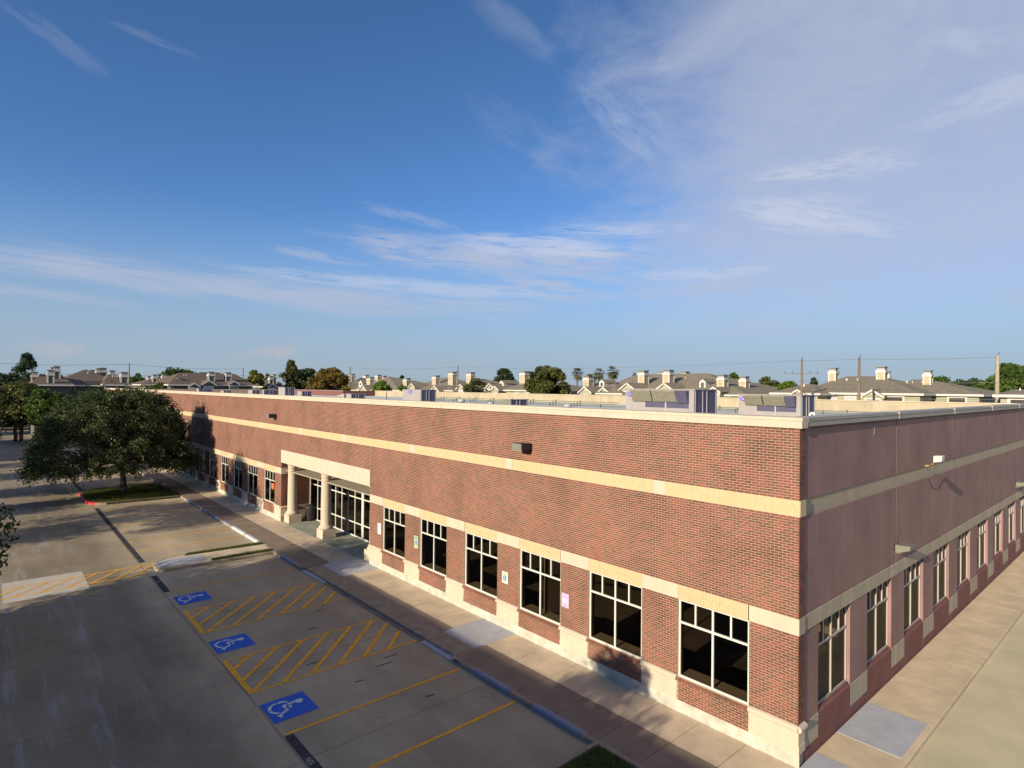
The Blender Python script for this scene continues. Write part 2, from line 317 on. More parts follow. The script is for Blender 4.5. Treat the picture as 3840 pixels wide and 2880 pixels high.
def lotmat():
    m = mat('pavement_concrete', (.44, .365, .245), .9, .13, .35, bump=.12, bscale=50)
    nt = m.node_tree; b = nt.nodes['Principled BSDF']; g = [n for n in nt.nodes if n.type == 'NEW_GEOMETRY'][0]
    src = b.inputs['Base Color'].links[0].from_socket
    def MM(op, a, bb=None, cl=False):
        n = nt.nodes.new('ShaderNodeMath'); n.operation = op; n.use_clamp = cl
        for i, v in enumerate((a, bb)):
            if v is None: continue
            if isinstance(v, (int, float)): n.inputs[i].default_value = v
            else: nt.links.new(v, n.inputs[i])
        return n.outputs[0]
    s = nt.nodes.new('ShaderNodeSeparateXYZ'); nt.links.new(g.outputs['Position'], s.inputs[0])
    wob = nt.nodes.new('ShaderNodeTexNoise'); wob.inputs['Scale'].default_value = 1.3; wob.inputs['Detail'].default_value = 6; nt.links.new(g.outputs['Position'], wob.inputs[0])
    wv = MM('MULTIPLY', MM('SUBTRACT', wob.outputs[0], .5), .10)
    def joint(v, off, per, w):
        q = MM('ABSOLUTE', MM('SUBTRACT', MM('PINGPONG', MM('ADD', MM('ADD', v, off), wv), per/2), 0.))
        n = nt.nodes.new('ShaderNodeMapRange'); nt.links.new(q, n.inputs[0]); n.inputs[1].default_value = w*.4; n.inputs[2].default_value = w; n.inputs[3].default_value = 1; n.inputs[4].default_value = 0
        return n.outputs[0]
    j = MM('MAXIMUM', joint(s.outputs[1], 8.92+6.2*20, 6.2, .045), joint(s.outputs[0], 8.3+5.45*60, 5.45, .03))
    # wandering cracks
    vo = nt.nodes.new('ShaderNodeTexVoronoi'); vo.feature = 'DISTANCE_TO_EDGE'; vo.inputs['Scale'].default_value = .16
    nz = nt.nodes.new('ShaderNodeTexNoise'); nz.inputs['Scale'].default_value = .9; nz.inputs['Detail'].default_value = 8; nt.links.new(g.outputs['Position'], nz.inputs[0])
    ad = nt.nodes.new('ShaderNodeMix'); ad.data_type = 'RGBA'; ad.blend_type = 'LINEAR_LIGHT'; ad.inputs[0].default_value = .9
    nt.links.new(g.outputs['Position'], ad.inputs[6]); nt.links.new(nz.outputs['Color'], ad.inputs[7]); nt.links.new(ad.outputs[2], vo.inputs['Vector'])
    cr = nt.nodes.new('ShaderNodeMapRange'); nt.links.new(vo.outputs[0], cr.inputs[0]); cr.inputs[1].default_value = .0008; cr.inputs[2].default_value = .003; cr.inputs[3].default_value = .3; cr.inputs[4].default_value = 0
    # soft stains and scuffed tyre lanes
    st = nt.nodes.new('ShaderNodeTexNoise'); st.inputs['Scale'].default_value = .22; st.inputs['Detail'].default_value = 8; st.inputs['Roughness'].default_value = .7
    mp = nt.nodes.new('ShaderNodeMapping'); mp.inputs['Scale'].default_value = (.45, 1.6, 1); nt.links.new(g.outputs['Position'], mp.inputs[0]); nt.links.new(mp.outputs[0], st.inputs['Vector'])
    sm = nt.nodes.new('ShaderNodeMapRange'); nt.links.new(st.outputs[0], sm.inputs[0]); sm.inputs[1].default_value = .35; sm.inputs[2].default_value = .65; sm.inputs[3].default_value = .74; sm.inputs[4].default_value = 1.08
    # pale drag marks of the aisle
    dm = nt.nodes.new('ShaderNodeTexNoise'); dm.inputs['Scale'].default_value = 1.1; dm.inputs['Detail'].default_value = 9; dm.inputs['Roughness'].default_value = .7
    mp2 = nt.nodes.new('ShaderNodeMapping'); mp2.inputs['Scale'].default_value = (.14, 1.5, 1); nt.links.new(g.outputs['Position'], mp2.inputs[0]); nt.links.new(mp2.outputs[0], dm.inputs['Vector'])
    dr = nt.nodes.new('ShaderNodeMapRange'); nt.links.new(dm.outputs[0], dr.inputs[0]); dr.inputs[1].default_value = .52; dr.inputs[2].default_value = .75
    lane = nt.nodes.new('ShaderNodeMapRange'); lane.interpolation_type = 'SMOOTHSTEP'; nt.links.new(s.outputs[1], lane.inputs[0]); lane.inputs[1].default_value = -10.4; lane.inputs[2].default_value = -12.0
    pale = MM('MULTIPLY', MM('MULTIPLY', dr.outputs[0], lane.outputs[0]), .5)
    x = nt.nodes.new('ShaderNodeMix'); x.data_type = 'RGBA'; x.blend_type = 'MULTIPLY'; x.inputs[0].default_value = 1; 
    ai = nt.nodes.new('ShaderNodeMapRange'); ai.interpolation_type = 'SMOOTHSTEP'; nt.links.new(MM('ADD', s.outputs[1], MM('MULTIPLY', wv, 8.)), ai.inputs[0]); ai.inputs[1].default_value = -8.9; ai.inputs[2].default_value = -10.6; ai.inputs[3].default_value = 1.; ai.inputs[4].default_value = .66  # darker aisle: partly duller concrete, partly its shade put into the colour
    nt.links.new(src, x.inputs[6]); nt.links.new(MM('MULTIPLY', sm.outputs[0], ai.outputs[0]), x.inputs[7])
    y = nt.nodes.new('ShaderNodeMix'); y.data_type = 'RGBA'; nt.links.new(pale, y.inputs[0]); nt.links.new(x.outputs[2], y.inputs[6]); y.inputs[7].default_value = (.50, .52, .62, 1)
    z = nt.nodes.new('ShaderNodeMix'); z.data_type = 'RGBA'; nt.links.new(MM('MAXIMUM', MM('MULTIPLY', j, .42), cr.outputs[0]), z.inputs[0]); nt.links.new(y.outputs[2], z.inputs[6]); z.inputs[7].default_value = (.08, .06, .05, 1)
    nt.links.new(z.outputs[2], b.inputs['Base Color'])
    return m
M['lot'] = lotmat()
worn(M['yellow'], .3); worn(M['whitep'], .45, 16); worn(M['bluep'], .22, 9, (.16, .18, .30)); worn(M['blackp'], .4, 14, (.20, .17, .14)); worn(M['redp'], .3); worn(M['kerbblue'], .7, 12)
M['drive'] = mat('driveway_concrete', (.56, .49, .315), .9, .14, .5, bump=.12, bscale=50, col2=(.45, .40, .26), detail=9)
M['walks'] = mat('side_walk_concrete', (.62, .50, .33), .9, .16, .9, bump=.15, bscale=60, detail=9)

# ------------------------------------------------------------------ ground
g = MB()
g.quad((-3000, -3000, -.22), (3000, -3000, -.22), (3000, 3000, -.22), (-3000, 3000, -.22)).build('ground', M['field'], kind='structure')
lot = MB().quad((-170, -75, -.15), (70, -75, -.15), (70, 75, -.15), (-170, 75, -.15)).build('parking_lot', M['lot'], kind='structure')
GZ = -.15
MB().quad((1.66, -60, -.146), (60, -60, -.146), (60, 74, -.146), (1.66, 74, -.146)).build('driveway', M['drive'], kind='structure')
def sheet(name, pts, z, mt, parent, **t):
    return MB().poly([(x, y, z) for x, y in pts]).build(name, mt, parent, **t)
def line(name, a, b, w, z=GZ+.008, mt=None, parent=lot):
    a = Vector(a); b = Vector(b); d = (b-a).normalized(); n = Vector((-d.y, d.x))*w/2
    return sheet(name, [tuple(a-n), tuple(b-n), tuple(b+n), tuple(a+n)], z, mt or M['yellow'], parent)
for x in (-6.95, -9.68): line('stall_line', (x, -8.82), (x, -3.02), .11)
line('stall_line', (-23.98, -8.66), (-23.92, -3.0), .10)
for x in (-32.45, -35.1): line('stall_line', (x, -8.66), (x, -3.0), .10)
for x in (-37.8, -40.5, -43.2, -45.9, -59.9, -62.6, -65.3, -68.0, -70.7, -73.4): line('stall_line', (x, -8.66), (x, -3.0), .10)
def hatch(xa, xb, y0, y1, starts, rise):
    """two borders, a thick end bar and slanting stripes"""
    line('hatch_border', (xa, y0), (xa, y1), .10); line('hatch_border', (xb, y0), (xb, y1+.12), .10)
    line('hatch_border', (xa-.05, y0), (xb+.05, y0), .17, GZ+.012)
    for y in starts:
        a = Vector((xb-.03, y)); b = Vector((xa+.03, y+rise))
        if a.y < y0: t = (y0-a.y)/(b.y-a.y); a = a.lerp(b, t)
        if b.y > y1-.05: t = (y1-.05-a.y)/(b.y-a.y); b = a.lerp(b, t)
        if (b-a).length > .5: line('hatch_stripe', a, b, .14, GZ+.016)
hatch(-15.22, -12.5, -8.80, -2.95, [-4.1-.93*i for i in range(8)], 2.63)
hatch(-20.96, -18.2, -8.74, -2.95, [-3.99-.92*i for i in range(8)], 2.6)
SYM = {'a': [(-0.118, -0.558), (-0.217, -0.538), (-0.329, -0.475), (-0.402, -0.392), (-0.439, -0.292), (-0.431, -0.227), (-0.372, -0.228), (-0.357, -0.282), (-0.327, -0.361), (-0.258, -0.419), (-0.17, -0.454), (-0.104, -0.487)],
 'b': [(-0.437, -0.19), (-0.459, -0.129), (-0.423, -0.043), (-0.359, 0.033), (-0.26, 0.091), (-0.262, 0.017), (-0.322, -0.04), (-0.349, -0.129), (-0.353, -0.206)],
 'c': [(-0.061, -0.559), (-0.085, -0.465), (0.008, -0.45), (0.076, -0.398), (0.133, -0.304), (0.186, -0.39), (0.139, -0.459), (0.027, -0.523)],
 'd': [(-0.202, 0.014), (-0.241, 0.289), (-0.274, 0.353), (-0.251, 0.425), (-0.186, 0.471), (-0.105, 0.449), (-0.032, 0.389), (-0.021, 0.314), (-0.079, 0.246), (-0.129, 0.215), (-0.116, 0.001)],
 'e': [(-0.184, -0.15), (-0.197, -0.022), (-0.138, -0.025), (-0.09, -0.053), (0.001, -0.072), (0.002, -0.155)],
 'f': [(-0.07, -0.001), (-0.086, 0.079), (0.024, 0.081), (0.09, 0.046), (0.08, -0.014)],
 'g': [(0.063, -0.153), (0.044, -0.064), (0.168, -0.071), (0.301, -0.309), (0.338, -0.332), (0.386, -0.302), (0.444, -0.38), (0.281, -0.453), (0.122, -0.166)]}
for cx, cy in ((-10.99, -8.22), (-16.57, -8.18), (-22.5, -8.08)):
    q = sheet('blue_parking_panel', [(cx-.63, cy-.64), (cx+.63, cy-.64), (cx+.63, cy+.64), (cx-.63, cy+.64)], GZ+.008, M['bluep'], lot)
    s = MB()
    for P in SYM.values():
        if len(P) > 6: s.poly([(cx+x, cy+y, GZ+.014) for x, y in P])
        else: s.poly([(cx+x, cy+y, GZ+.014) for x, y in P])
    s.build('wheelchair_symbol', M['whitep'], q)
# tar-black lettered strips along the stall ends
def text(body, size, loc, rot, mt, parent, name='lettering', ext=.001, align='CENTER'):
    c = bpy.data.curves.new(name, 'FONT'); c.body = body; c.size = size; c.extrude = ext; c.align_x = align; c.align_y = 'CENTER'
    o = bpy.data.objects.new(name, c); COL.objects.link(o); c.materials.append(mt)
    o.rotation_euler = rot
    bpy.context.view_layer.update(); me_ = bpy.data.meshes.new_from_object(o.evaluated_get(bpy.context.evaluated_depsgraph_get()))
    bpy.data.objects.remove(o); o = bpy.data.objects.new(name, me_); COL.objects.link(o); o.rotation_euler = rot
    if parent: o.parent = parent; o.location = Vector(loc)-wloc(parent)
    else: o.location = loc
    return o
for a, b in ((-9.6, 1.0), (-27.0, -24.08), (-47.9, -29.9), (-82, -57.4)):
    q = line('black_strip', (a, -8.76), (b, -8.76), .24, GZ+.010, M['blackp'])
text('RES', .21, (-8.16, -8.79, GZ+.0115), (0, 0, 0), M['patch'], lot)
text('35', .2, (-25.9, -8.77, GZ+.0115), (0, 0, 0), M['patch'], lot)
# painted crossing and its pale slab
sheet('new_slab', [(-30.15, -14.35), (-26.82, -14.35), (-26.82, -11.32), (-30.15, -11.32)], GZ+.004, M['patchw'], lot)
A0, A1 = Vector((-29.35, -8.3)), Vector((-28.75, -22.)); B0, B1 = Vector((-27.62, -8.9)), Vector((-27.45, -22.))
line('crossing_line', A0, A1, .10); line('crossing_line', B0, B1, .10)
for i in range(13):
    y = -9.3-.94*i; line('crossing_stripe', (-27.62, y), (-29.32+.043*(-8.3-y), y+1.3 if i else y+.9), .10, GZ+.012)
sheet('drain_grate', [(-53.4, -13.05), (-52.85, -13.05), (-52.85, -12.35), (-53.4, -12.35)], GZ+.006, M['dark'], lot)
for (x, y, l) in ((-12.0, -4.6, .5), (-11.6, -5.1, .6), (-13.2, -6.8, .5), (-17.6, -4.6, .3), (-8.9, -4.9, .3), (-16.0, -5.6, .35), (-11.1, -6.1, .25)):
    q = MB().prism([(x-.012, y, GZ), (x+.02, y+.01, GZ), (x+.05, y+l, GZ), (x+.02, y+l*1.05, GZ)], (0, 0, .012)); q.build('tyre_scrap', M['dark'], lot)

# pavement along the brick front: slab by slab
walk = MB().box(-114, 1.5, -2.75, -.0, -.3, -.03).build('sidewalk', M['kerb'], kind='structure')
xs = [0.02]
while xs[-1] > -113: xs.append(xs[-1]-1.6 if xs[-1] < -3.9 else xs[-1]-1.323)
rv = random.Random(3)
RAMP = [(-23.2, -20.7), (-12.25, -10.3)]
for i in range(len(xs)-1):
    b, a = xs[i], xs[i+1]
    mid = (a+b)/2
    if -34.2 < mid < -21.7 and False: continue
    inr = [r for r in RAMP if r[0]-.3 < mid < r[1]+.3]
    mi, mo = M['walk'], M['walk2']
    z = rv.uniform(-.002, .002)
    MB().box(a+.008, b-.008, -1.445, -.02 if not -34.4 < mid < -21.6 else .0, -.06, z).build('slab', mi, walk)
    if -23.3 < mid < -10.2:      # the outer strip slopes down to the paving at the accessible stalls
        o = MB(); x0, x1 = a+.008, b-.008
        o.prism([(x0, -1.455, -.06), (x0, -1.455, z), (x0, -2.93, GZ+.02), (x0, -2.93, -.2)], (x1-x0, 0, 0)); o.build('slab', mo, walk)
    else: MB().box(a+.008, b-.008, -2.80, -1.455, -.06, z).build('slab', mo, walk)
for a, b in RAMP:
    o = MB(); o.prism([(a, -1.455, -.05), (a, -1.455, .008), (a, -2.96, GZ+.03), (a, -2.96, -.2)], (b-a, 0, 0))
    o.build('ramp_slab', M['patch'], walk); MB().box(a, b, -1.44, -.03, -.05, .008).build('ramp_slab', M['patch'], walk)
# kerbs
def kerbrun(pts, w=.15, z0=-.25, z1=0., name='kerb', mt=None, parent=None):
    mbk = MB(); P = [Vector(p) for p in pts]
    L = []; Rr = []
    for i, p in enumerate(P):
        d = (P[min(i+1, len(P)-1)]-P[max(i-1, 0)]).normalized(); n = Vector((-d.y, d.x)); L.append(p); Rr.append(p+n*w)
    for i in range(len(P)-1):
        a, b, c, d = L[i], L[i+1], Rr[i+1], Rr[i]; e = .025
        nn = Vector((-(b-a).y, (b-a).x)).normalized()*e
        mbk.quad((a.x, a.y, z0), (b.x, b.y, z0), (b.x, b.y, z1-e), (a.x, a.y, z1-e))
        mbk.quad((a.x, a.y, z1-e), (b.x, b.y, z1-e), (b.x+nn.x, b.y+nn.y, z1), (a.x+nn.x, a.y+nn.y, z1))
        mbk.quad((a.x+nn.x, a.y+nn.y, z1), (b.x+nn.x, b.y+nn.y, z1), (c.x, c.y, z1), (d.x, d.y, z1))
        mbk.quad((c.x, c.y, z1), (c.x, c.y, z0), (d.x, d.y, z0), (d.x, d.y, z1))
    for q in (0, -1):
        mbk.quad((L[q].x, L[q].y, z0), (L[q].x, L[q].y, z1-.025), (Rr[q].x, Rr[q].y, z1), (Rr[q].x, Rr[q].y, z0))
    return mbk.build(name, mt or M['kerb'], parent)
for a, b in ((-9.9, -3.97), (-28.6, -23.3), (-48.6, -29.4), (-114, -57.0)):
    kerbrun([(a, -2.95), (b, -2.95)], parent=walk)
kerbrun([(-3.97, -2.95), (1.6, -2.95)], parent=walk, z1=.001)
sheet('kerb_taper', [(-10.35, -2.95), (-9.9, -2.95), (-9.9, -2.8), (-10.35, -2.8)], .0, M['kerb'], walk)
for a, b, wht in ((-9.1, -7.35, 0), (-6.3, -4.4, 0), (-26.1, -24.2, 0), (-34.8, -32.3, 1), (-32.1, -29.9, 1), (-36.9, -35.5, 0), (-39.4, -37.7, 0), (-42., -40.5, 0), (-44.2, -42.9, 0), (-46.7, -45.3, 0)):
    MB().box(a, b, -2.965, -2.74, GZ+.01, .014).build('painted_kerb_stretch', M['whitep'] if wht else M['kerbblue'], walk, bevel=.03)

# driveway side
walkB = MB().box(-.05, 1.45, -.0, 60, -.3, -.03).build('side_sidewalk', M['kerb'], kind='structure')
yy = -2.9
bl = [-2.8, -1.4, 0.0, 1.0, 2.36, 4.7, 7.2, 9.7, 12.4, 15., 17.6, 20.2, 23, 26, 29, 32, 35, 38, 41, 44]
for i in range(len(bl)-1):
    a, b = bl[i], bl[i+1]; mt = M['walks']; nm = 'slab'
    if a in (2.36, 0.0): mt = M['patch']; nm = 'ramp_slab'
    x0 = .02 if b > .01 else .02
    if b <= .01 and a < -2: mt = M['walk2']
    o = MB().box(x0, 1.52, a+.006, b-.006, -.06, .001 if nm == 'slab' else .009).build(nm, mt, walkB)
    if nm == 'ramp_slab':
        for k in range(int((b-a)/.06)):
            pass
kerbrun([(1.67, -2.95), (1.67, 46)], parent=walkB, w=.16, mt=M['walks'])

# planting islands
def grass_blades(name, poly, z, n, hmin, hmax, parent, seed, w=.012):
    rg = np.random.RandomState(seed); P = np.array(poly); lo, hi = P.min(0), P.max(0)
    pts = lo+(hi-lo)*rg.rand(n*2, 2)
    ins = np.zeros(len(pts), bool); k = len(P)
    for i in range(k):
        a, b = P[i], P[(i+1) % k]
        c = ((a[1] > pts[:, 1]) != (b[1] > pts[:, 1])) & (pts[:, 0] < (b[0]-a[0])*(pts[:, 1]-a[1])/(b[1]-a[1]+1e-9)+a[0]); ins ^= c
    pts = pts[ins][:n]; n = len(pts)
    an = rg.rand(n)*6.28; h = hmin+(hmax-hmin)*rg.rand(n); ln = rg.randn(n, 2)*.35
    d = np.stack([np.cos(an), np.sin(an)], 1)*w*(.6+rg.rand(n)[:, None])
    v = np.zeros((n, 3, 3)); v[:, 0, :2] = pts-d; v[:, 1, :2] = pts+d; v[:, 2, :2] = pts+ln*h[:, None]; v[:, :2, 2] = z; v[:, 2, 2] = z+h
    return leafmesh(name, v.reshape(-1, 3), 3, rg.rand(n), M['grass'], parent)
def leafmesh(name, V, k, tone, mt, parent):
    n = len(V)//k; me = bpy.data.meshes.new(name)
    off = np.array(wloc(parent)) if parent else np.zeros(3)
    me.vertices.add(len(V)); me.vertices.foreach_set('co', (V-off).astype(np.float32).ravel())
    me.loops.add(len(V)); me.loops.foreach_set('vertex_index', np.arange(len(V), dtype=np.int32))
    me.polygons.add(n); me.polygons.foreach_set('loop_start', np.arange(0, len(V), k, dtype=np.int32))
    me.polygons.foreach_set('use_smooth', np.zeros(n, bool)); me.update(calc_edges=True); me.validate()
    a = me.attributes.new('tone', 'FLOAT', 'FACE'); a.data.foreach_set('value', np.asarray(tone, np.float32))
    me.materials.append(mt); o = bpy.data.objects.new(name, me); COL.objects.link(o)
    if parent: o.parent = parent
    o['kind'] = 'stuff'
    return o
# island under the big tree
I1 = [(-56.9, -3.0), (-57.0, -7.6), (-56.4, -8.8), (-55.4, -9.15), (-50.6, -9.15), (-49.5, -8.9), (-48.95, -8.0), (-48.7, -3.0)]
isl = MB().prism([(x, y, -.2) for x, y in I1], (0, 0, .21)).build('tree_island', M['soil'], kind='structure')
def inset(P, d):
    c = Vector((sum(p[0] for p in P)/len(P), sum(p[1] for p in P)/len(P))); return [tuple(c+(Vector(p)-c)*(1-d/(Vector(p)-c).length)) for p in P]
grass_blades('grass', inset(I1, .2), .0, 26000, .04, .11, isl, 5, .02)
kerbrun([(-56.9, -3.0), (-57.0, -7.6), (-56.4, -8.8), (-55.6, -9.15)], parent=isl, w=.15, z1=.02)
kerbrun([(-49.3, -8.7), (-48.95, -8.0), (-48.7, -3.0)], parent=isl, w=.15, z1=.02)
kerbrun([(-55.6, -9.17), (-50.6, -9.17), (-49.5, -8.9), (-49.2, -8.5)], parent=isl, w=.22, z1=.03, name='red_kerb', mt=M['redp'])
for x in (-53.7, -52.4):
    MB().prism([(x-.4, -9.185, -.10), (x+.15, -9.185, -.11), (x+.38, -9.185, -.0), (x-.15, -9.185, .0)], (0, .01, 0)).build('kerb_letter', M['signw'], isl)
# narrow crossing island: two grass strips, a walk and its ramp
I2 = [(-29.55, -2.8), (-29.75, -6.9), (-29.5, -7.8), (-28.75, -8.5), (-27.75, -8.55), (-27.35, -8.0), (-27.2, -2.8)]
isl2 = MB().prism([(x, y, -.2) for x, y in I2], (0, 0, .195)).build('crossing_island', M['walk'], kind='structure')
kerbrun([(-29.55, -2.9), (-29.75, -6.9), (-29.5, -7.8), (-28.9, -8.4)], parent=isl2, w=.12, z1=.003)
kerbrun([(-27.6, -8.4), (-27.35, -8.0), (-27.2, -2.9)], parent=isl2, w=.12, z1=.003)
sheet('ramp_slab', [(-29.15, -7.9), (-28.7, -8.35), (-27.85, -8.4), (-27.65, -8.0), (-27.75, -6.2), (-29.05, -6.2)], .006, M['patch'], isl2)
s1 = [(-29.52, -2.9), (-29.66, -6.7), (-29.35, -6.9), (-29.1, -2.9)]; s2 = [(-27.75, -2.95), (-27.75, -6.0), (-27.45, -6.0), (-27.33, -2.95)]
for k, s in enumerate((s1, s2)):
    sheet('turf', s, .004, M['grassg'], isl2); grass_blades('grass', s, .0, 4200, .04, .10, isl2, 11+k, .015)
I3 = [(-3.8, -3.0), (-3.8, -9.0), (9, -9.0), (9, -3.0)]
isl3 = MB().prism([(x, y, -.2) for x, y in I3], (0, 0, .19)).build('lawn', M['grassg'], kind='structure')
grass_blades('grass', [(-3.75, -3.0), (-3.75, -6), (2, -6), (2, -3.0)], -.01, 30000, .04, .12, isl3, 31, .008)
kerbrun([(-3.97, -2.8), (-3.97, -8.9)], parent=isl3, w=.15, z1=.003)

# ------------------------------------------------------------------ the brick office building
BLD = empty('office_building', (-57, 18, 0), 'long brick office building with cream bands and a columned entrance', 'building')
def solid(parts, name, mt, parent=BLD, **k):
    b = MB()
    for p in parts: b.box(*p)
    return b.build(name, mt, parent, **k)
LW, TOPZ = -114.0, 8.26
XW = [-1.24]
WIN = []                                  # front windows (x0, x1)
for x1 in (-1.26, -4.63, -8.03, -11.43, -14.84, -18.26): WIN.append((x1-2.12, x1))
WL = [(-37.55, -35.42), (-41.12, -38.96), (-44.65, -42.48), (-48.14, -46.0), (-51.65, -49.5), (-55.15, -53.0), (-62.3, -60.1), (-65.8, -63.65), (-69.3, -67.15), (-72.8, -70.65)]
k = -76.3
while k > -112: WL.append((k, k+2.15)); k -= 3.5
DOOR = (-58.75, -56.6)
WINS = WIN+WL
PX0, PX1 = -34.2, -21.72
WZ0, WZ1 = .98, 3.19
def backing():
    """front wall core with its openings, built column by column"""
    ops = [(a, b, WZ0, WZ1) for a, b in WINS]+[(DOOR[0], DOOR[1], 0, WZ1), (PX0, PX1, 0, 4.0)]
    xs_ = sorted({LW, 0.-.012}|{o[0] for o in ops}|{o[1] for o in ops}); out = []
    for a, b in zip(xs_[:-1], xs_[1:]):
        mid = (a+b)/2; zz = [(o[2], o[3]) for o in ops if o[0] < mid < o[1]]
        z = 0.
        for p, q in sorted(zz):
            if p > z: out.append((a, b, .0045, .3, z, p))
            z = q
        out.append((a, b, .0045, .3, z, 8.3))
    return out
wallA = solid(backing(), 'brick_wall', M['mortar'])
rngb = np.random.RandomState(4)
ALLB = []                                  # every brick: (axis, u0, u1, z0, z1, front)
def field(axis, u0, u1, z0, z1, front=0., cut=None, h=.0677, l=.2032, gap=.0125, bond=True):
    n = max(1, round((z1-z0)/h)); hh = (z1-z0)/n
    for i in range(n):
        a = z0+i*hh+gap/2; b = z0+(i+1)*hh-gap/2
        kz = int(round(a/h)); sh = (l/2 if (kz % 2 and bond) else 0.)
        uu = math.floor((u0-sh)/l)*l+sh
        while uu < u1-1e-6:
            p, q = max(uu, u0), min(uu+l, u1); uu += l
            if q-p < .03: continue
            ALLB.append((axis, p+gap/2, q-gap/2, a, b, front))
piers = []
edges = sorted([w for w in WINS+[DOOR]], key=lambda w: w[0])
def pierlist():
    seg = []; cur = LW
    for a, b in sorted(WINS+[DOOR, (PX0, PX1)]):
        if a-cur > .05: seg.append((cur, a))
        cur = b
    seg.append((cur, 0.)); return seg
piers = pierlist()
field(0, LW, 0, 6.49, 8.26)
field(0, LW, PX0, 3.61, 6.09); field(0, PX1, 0, 3.61, 6.09); field(0, PX0, PX1, 4.86, 6.09)
for a, b in piers: field(0, a, b, 1.03, 3.20)
for a, b in WINS:
    field(0, a, b, .33, .87, 0.)
    field(0, a, b, .87, .975, -.012, h=.105, l=.0677, bond=False)
# corner return and portico cheek
for z0, z1 in ((1.03, 3.2), (3.61, 6.09), (6.49, 8.26)): field(1, .0, .33, z0, z1, 0.)
field(1, .0, 1.98, 1.03, 3.2, PX0+.004); field(1, .0, 1.98, 3.61, 4.0, PX0+.004)
def near(b):
    ax, p, q, a, c, f = b
    X = ((p+q)/2, 0) if ax == 0 else (f, (p+q)/2)
    return (X[0]-CX)**2+(X[1]-CY)**2+((a+c)/2-CZ)**2*.0
full = [b for b in ALLB if b[0] == 0 and b[5] == 0. and (b[2]-b[1]) > .19]
full.sort(key=near); single = set(full[:296]); rest = [b for b in ALLB if b not in single]
me = bpy.data.meshes.new('brick')
_b = MB().box(-.0953, .0953, 0, .012, -.0276, .0276)
me.from_pydata(_b.v, [], _b.f); me.materials.append(M['brick1'])
for bk in full[:296]:
    o = bpy.data.objects.new('brick', me); COL.objects.link(o); o.parent = wallA
    o.location = Vector(((bk[1]+bk[2])/2, rngb.uniform(-.0012, .0012), (bk[3]+bk[4])/2))-wloc(wallA)
def bricks(lst, name, mt, parent):
    n = len(lst); A = np.array(lst, float); ax = A[:, 0] == 1; jit = rngb.uniform(-.001, .001, n)
    V = np.zeros((n, 8, 3)); d0 = A[:, 5]+jit*(1)
    for kk, (uu, dd, zz) in enumerate([(0, 0, 0), (1, 0, 0), (1, 0, 1), (0, 0, 1), (0, 1, 0), (1, 1, 0), (1, 1, 1), (0, 1, 1)]):
        u = A[:, 1+uu]; z = A[:, 3+zz]
        x = np.where(ax, np.where(dd == 0, d0, d0-.012), u); y = np.where(ax, u, np.where(dd == 0, d0, np.maximum(d0, 0)+.013))
        V[:, kk, 0] = x; V[:, kk, 1] = y; V[:, kk, 2] = z
    F = np.array([(0, 1, 2, 3), (1, 5, 6, 2), (4, 0, 3, 7), (3, 2, 6, 7), (4, 5, 1, 0)])
    idx = (np.arange(n)[:, None, None]*8+F[None]).reshape(-1)
    m_ = bpy.data.meshes.new(name); off = np.array(wloc(parent))
    m_.vertices.add(n*8); m_.vertices.foreach_set('co', (V.reshape(-1, 3)-off).astype(np.float32).ravel())
    m_.loops.add(len(idx)); m_.loops.foreach_set('vertex_index', idx.astype(np.int32))
    m_.polygons.add(n*5); m_.polygons.foreach_set('loop_start', np.arange(0, n*20, 4, dtype=np.int32)); m_.polygons.foreach_set('use_smooth', np.zeros(n*5, bool)); m_.update(calc_edges=True)
    t = m_.attributes.new('tone', 'FLOAT', 'FACE'); t.data.foreach_set('value', np.repeat(rngb.rand(n), 5).astype(np.float32))
    m_.materials.append(mt); o = bpy.data.objects.new(name, m_); COL.objects.link(o); o.parent = parent; o['kind'] = 'stuff'; return o
bricks(rest, 'bricks', M['brick'], wallA)
# cream bands with upright yellow bricks
INS = [-4.04, -10.81, -17.65, -24.8, -31.0, -38.16, -45.16, -52., -59., -66., -73., -80., -87., -94., -101., -108.]
ALLB = []
cur = 0.
bandA = solid([(LW, 0.012, .0035, .3, 6.092, 6.488)], 'upper_band', M['ymortar'])
for c in INS:
    field(0, c+.21, cur, 6.092, 6.488, 0., h=.198, l=.0677, gap=.003, bond=False); cur = c-.21
    MB().box(c-.205, c+.205, -.006, .02, 6.092, 6.488).build('band_block', M['cream'], bandA, bevel=.004)
field(1, .0, .33, 6.092, 6.488, .02, h=.198, l=.0677, gap=.003, bond=False)
bricks(ALLB, 'upright_bricks', M['soldier'], bandA)
ALLB = []
lint = solid([(LW, PX0, .0045, .3, 3.205, 3.605), (PX1, 0.005, .0045, .3, 3.205, 3.605)], 'lintel_band', M['ymortar'])
for a, b in WINS+[DOOR]: field(0, a, b, 3.205, 3.605, .002, h=.2, l=.0677, gap=.003, bond=False)
bricks(ALLB, 'upright_bricks', M['soldier'], lint)
for a, b in piers:
    MB().box(a, b if b < 0 else .012, -.012 if b < 0 else -.012, .02, 3.203, 3.607).build('band_block', M['cream'], lint, bevel=.004)
MB().box(-.25, .014, .0, .335, 3.203, 3.607).build('band_block', M['olive'], lint)
MB().box(PX0-.1, PX0+.012, .0, 1.99, 3.203, 3.607).build('band_block', M['cream'], lint)
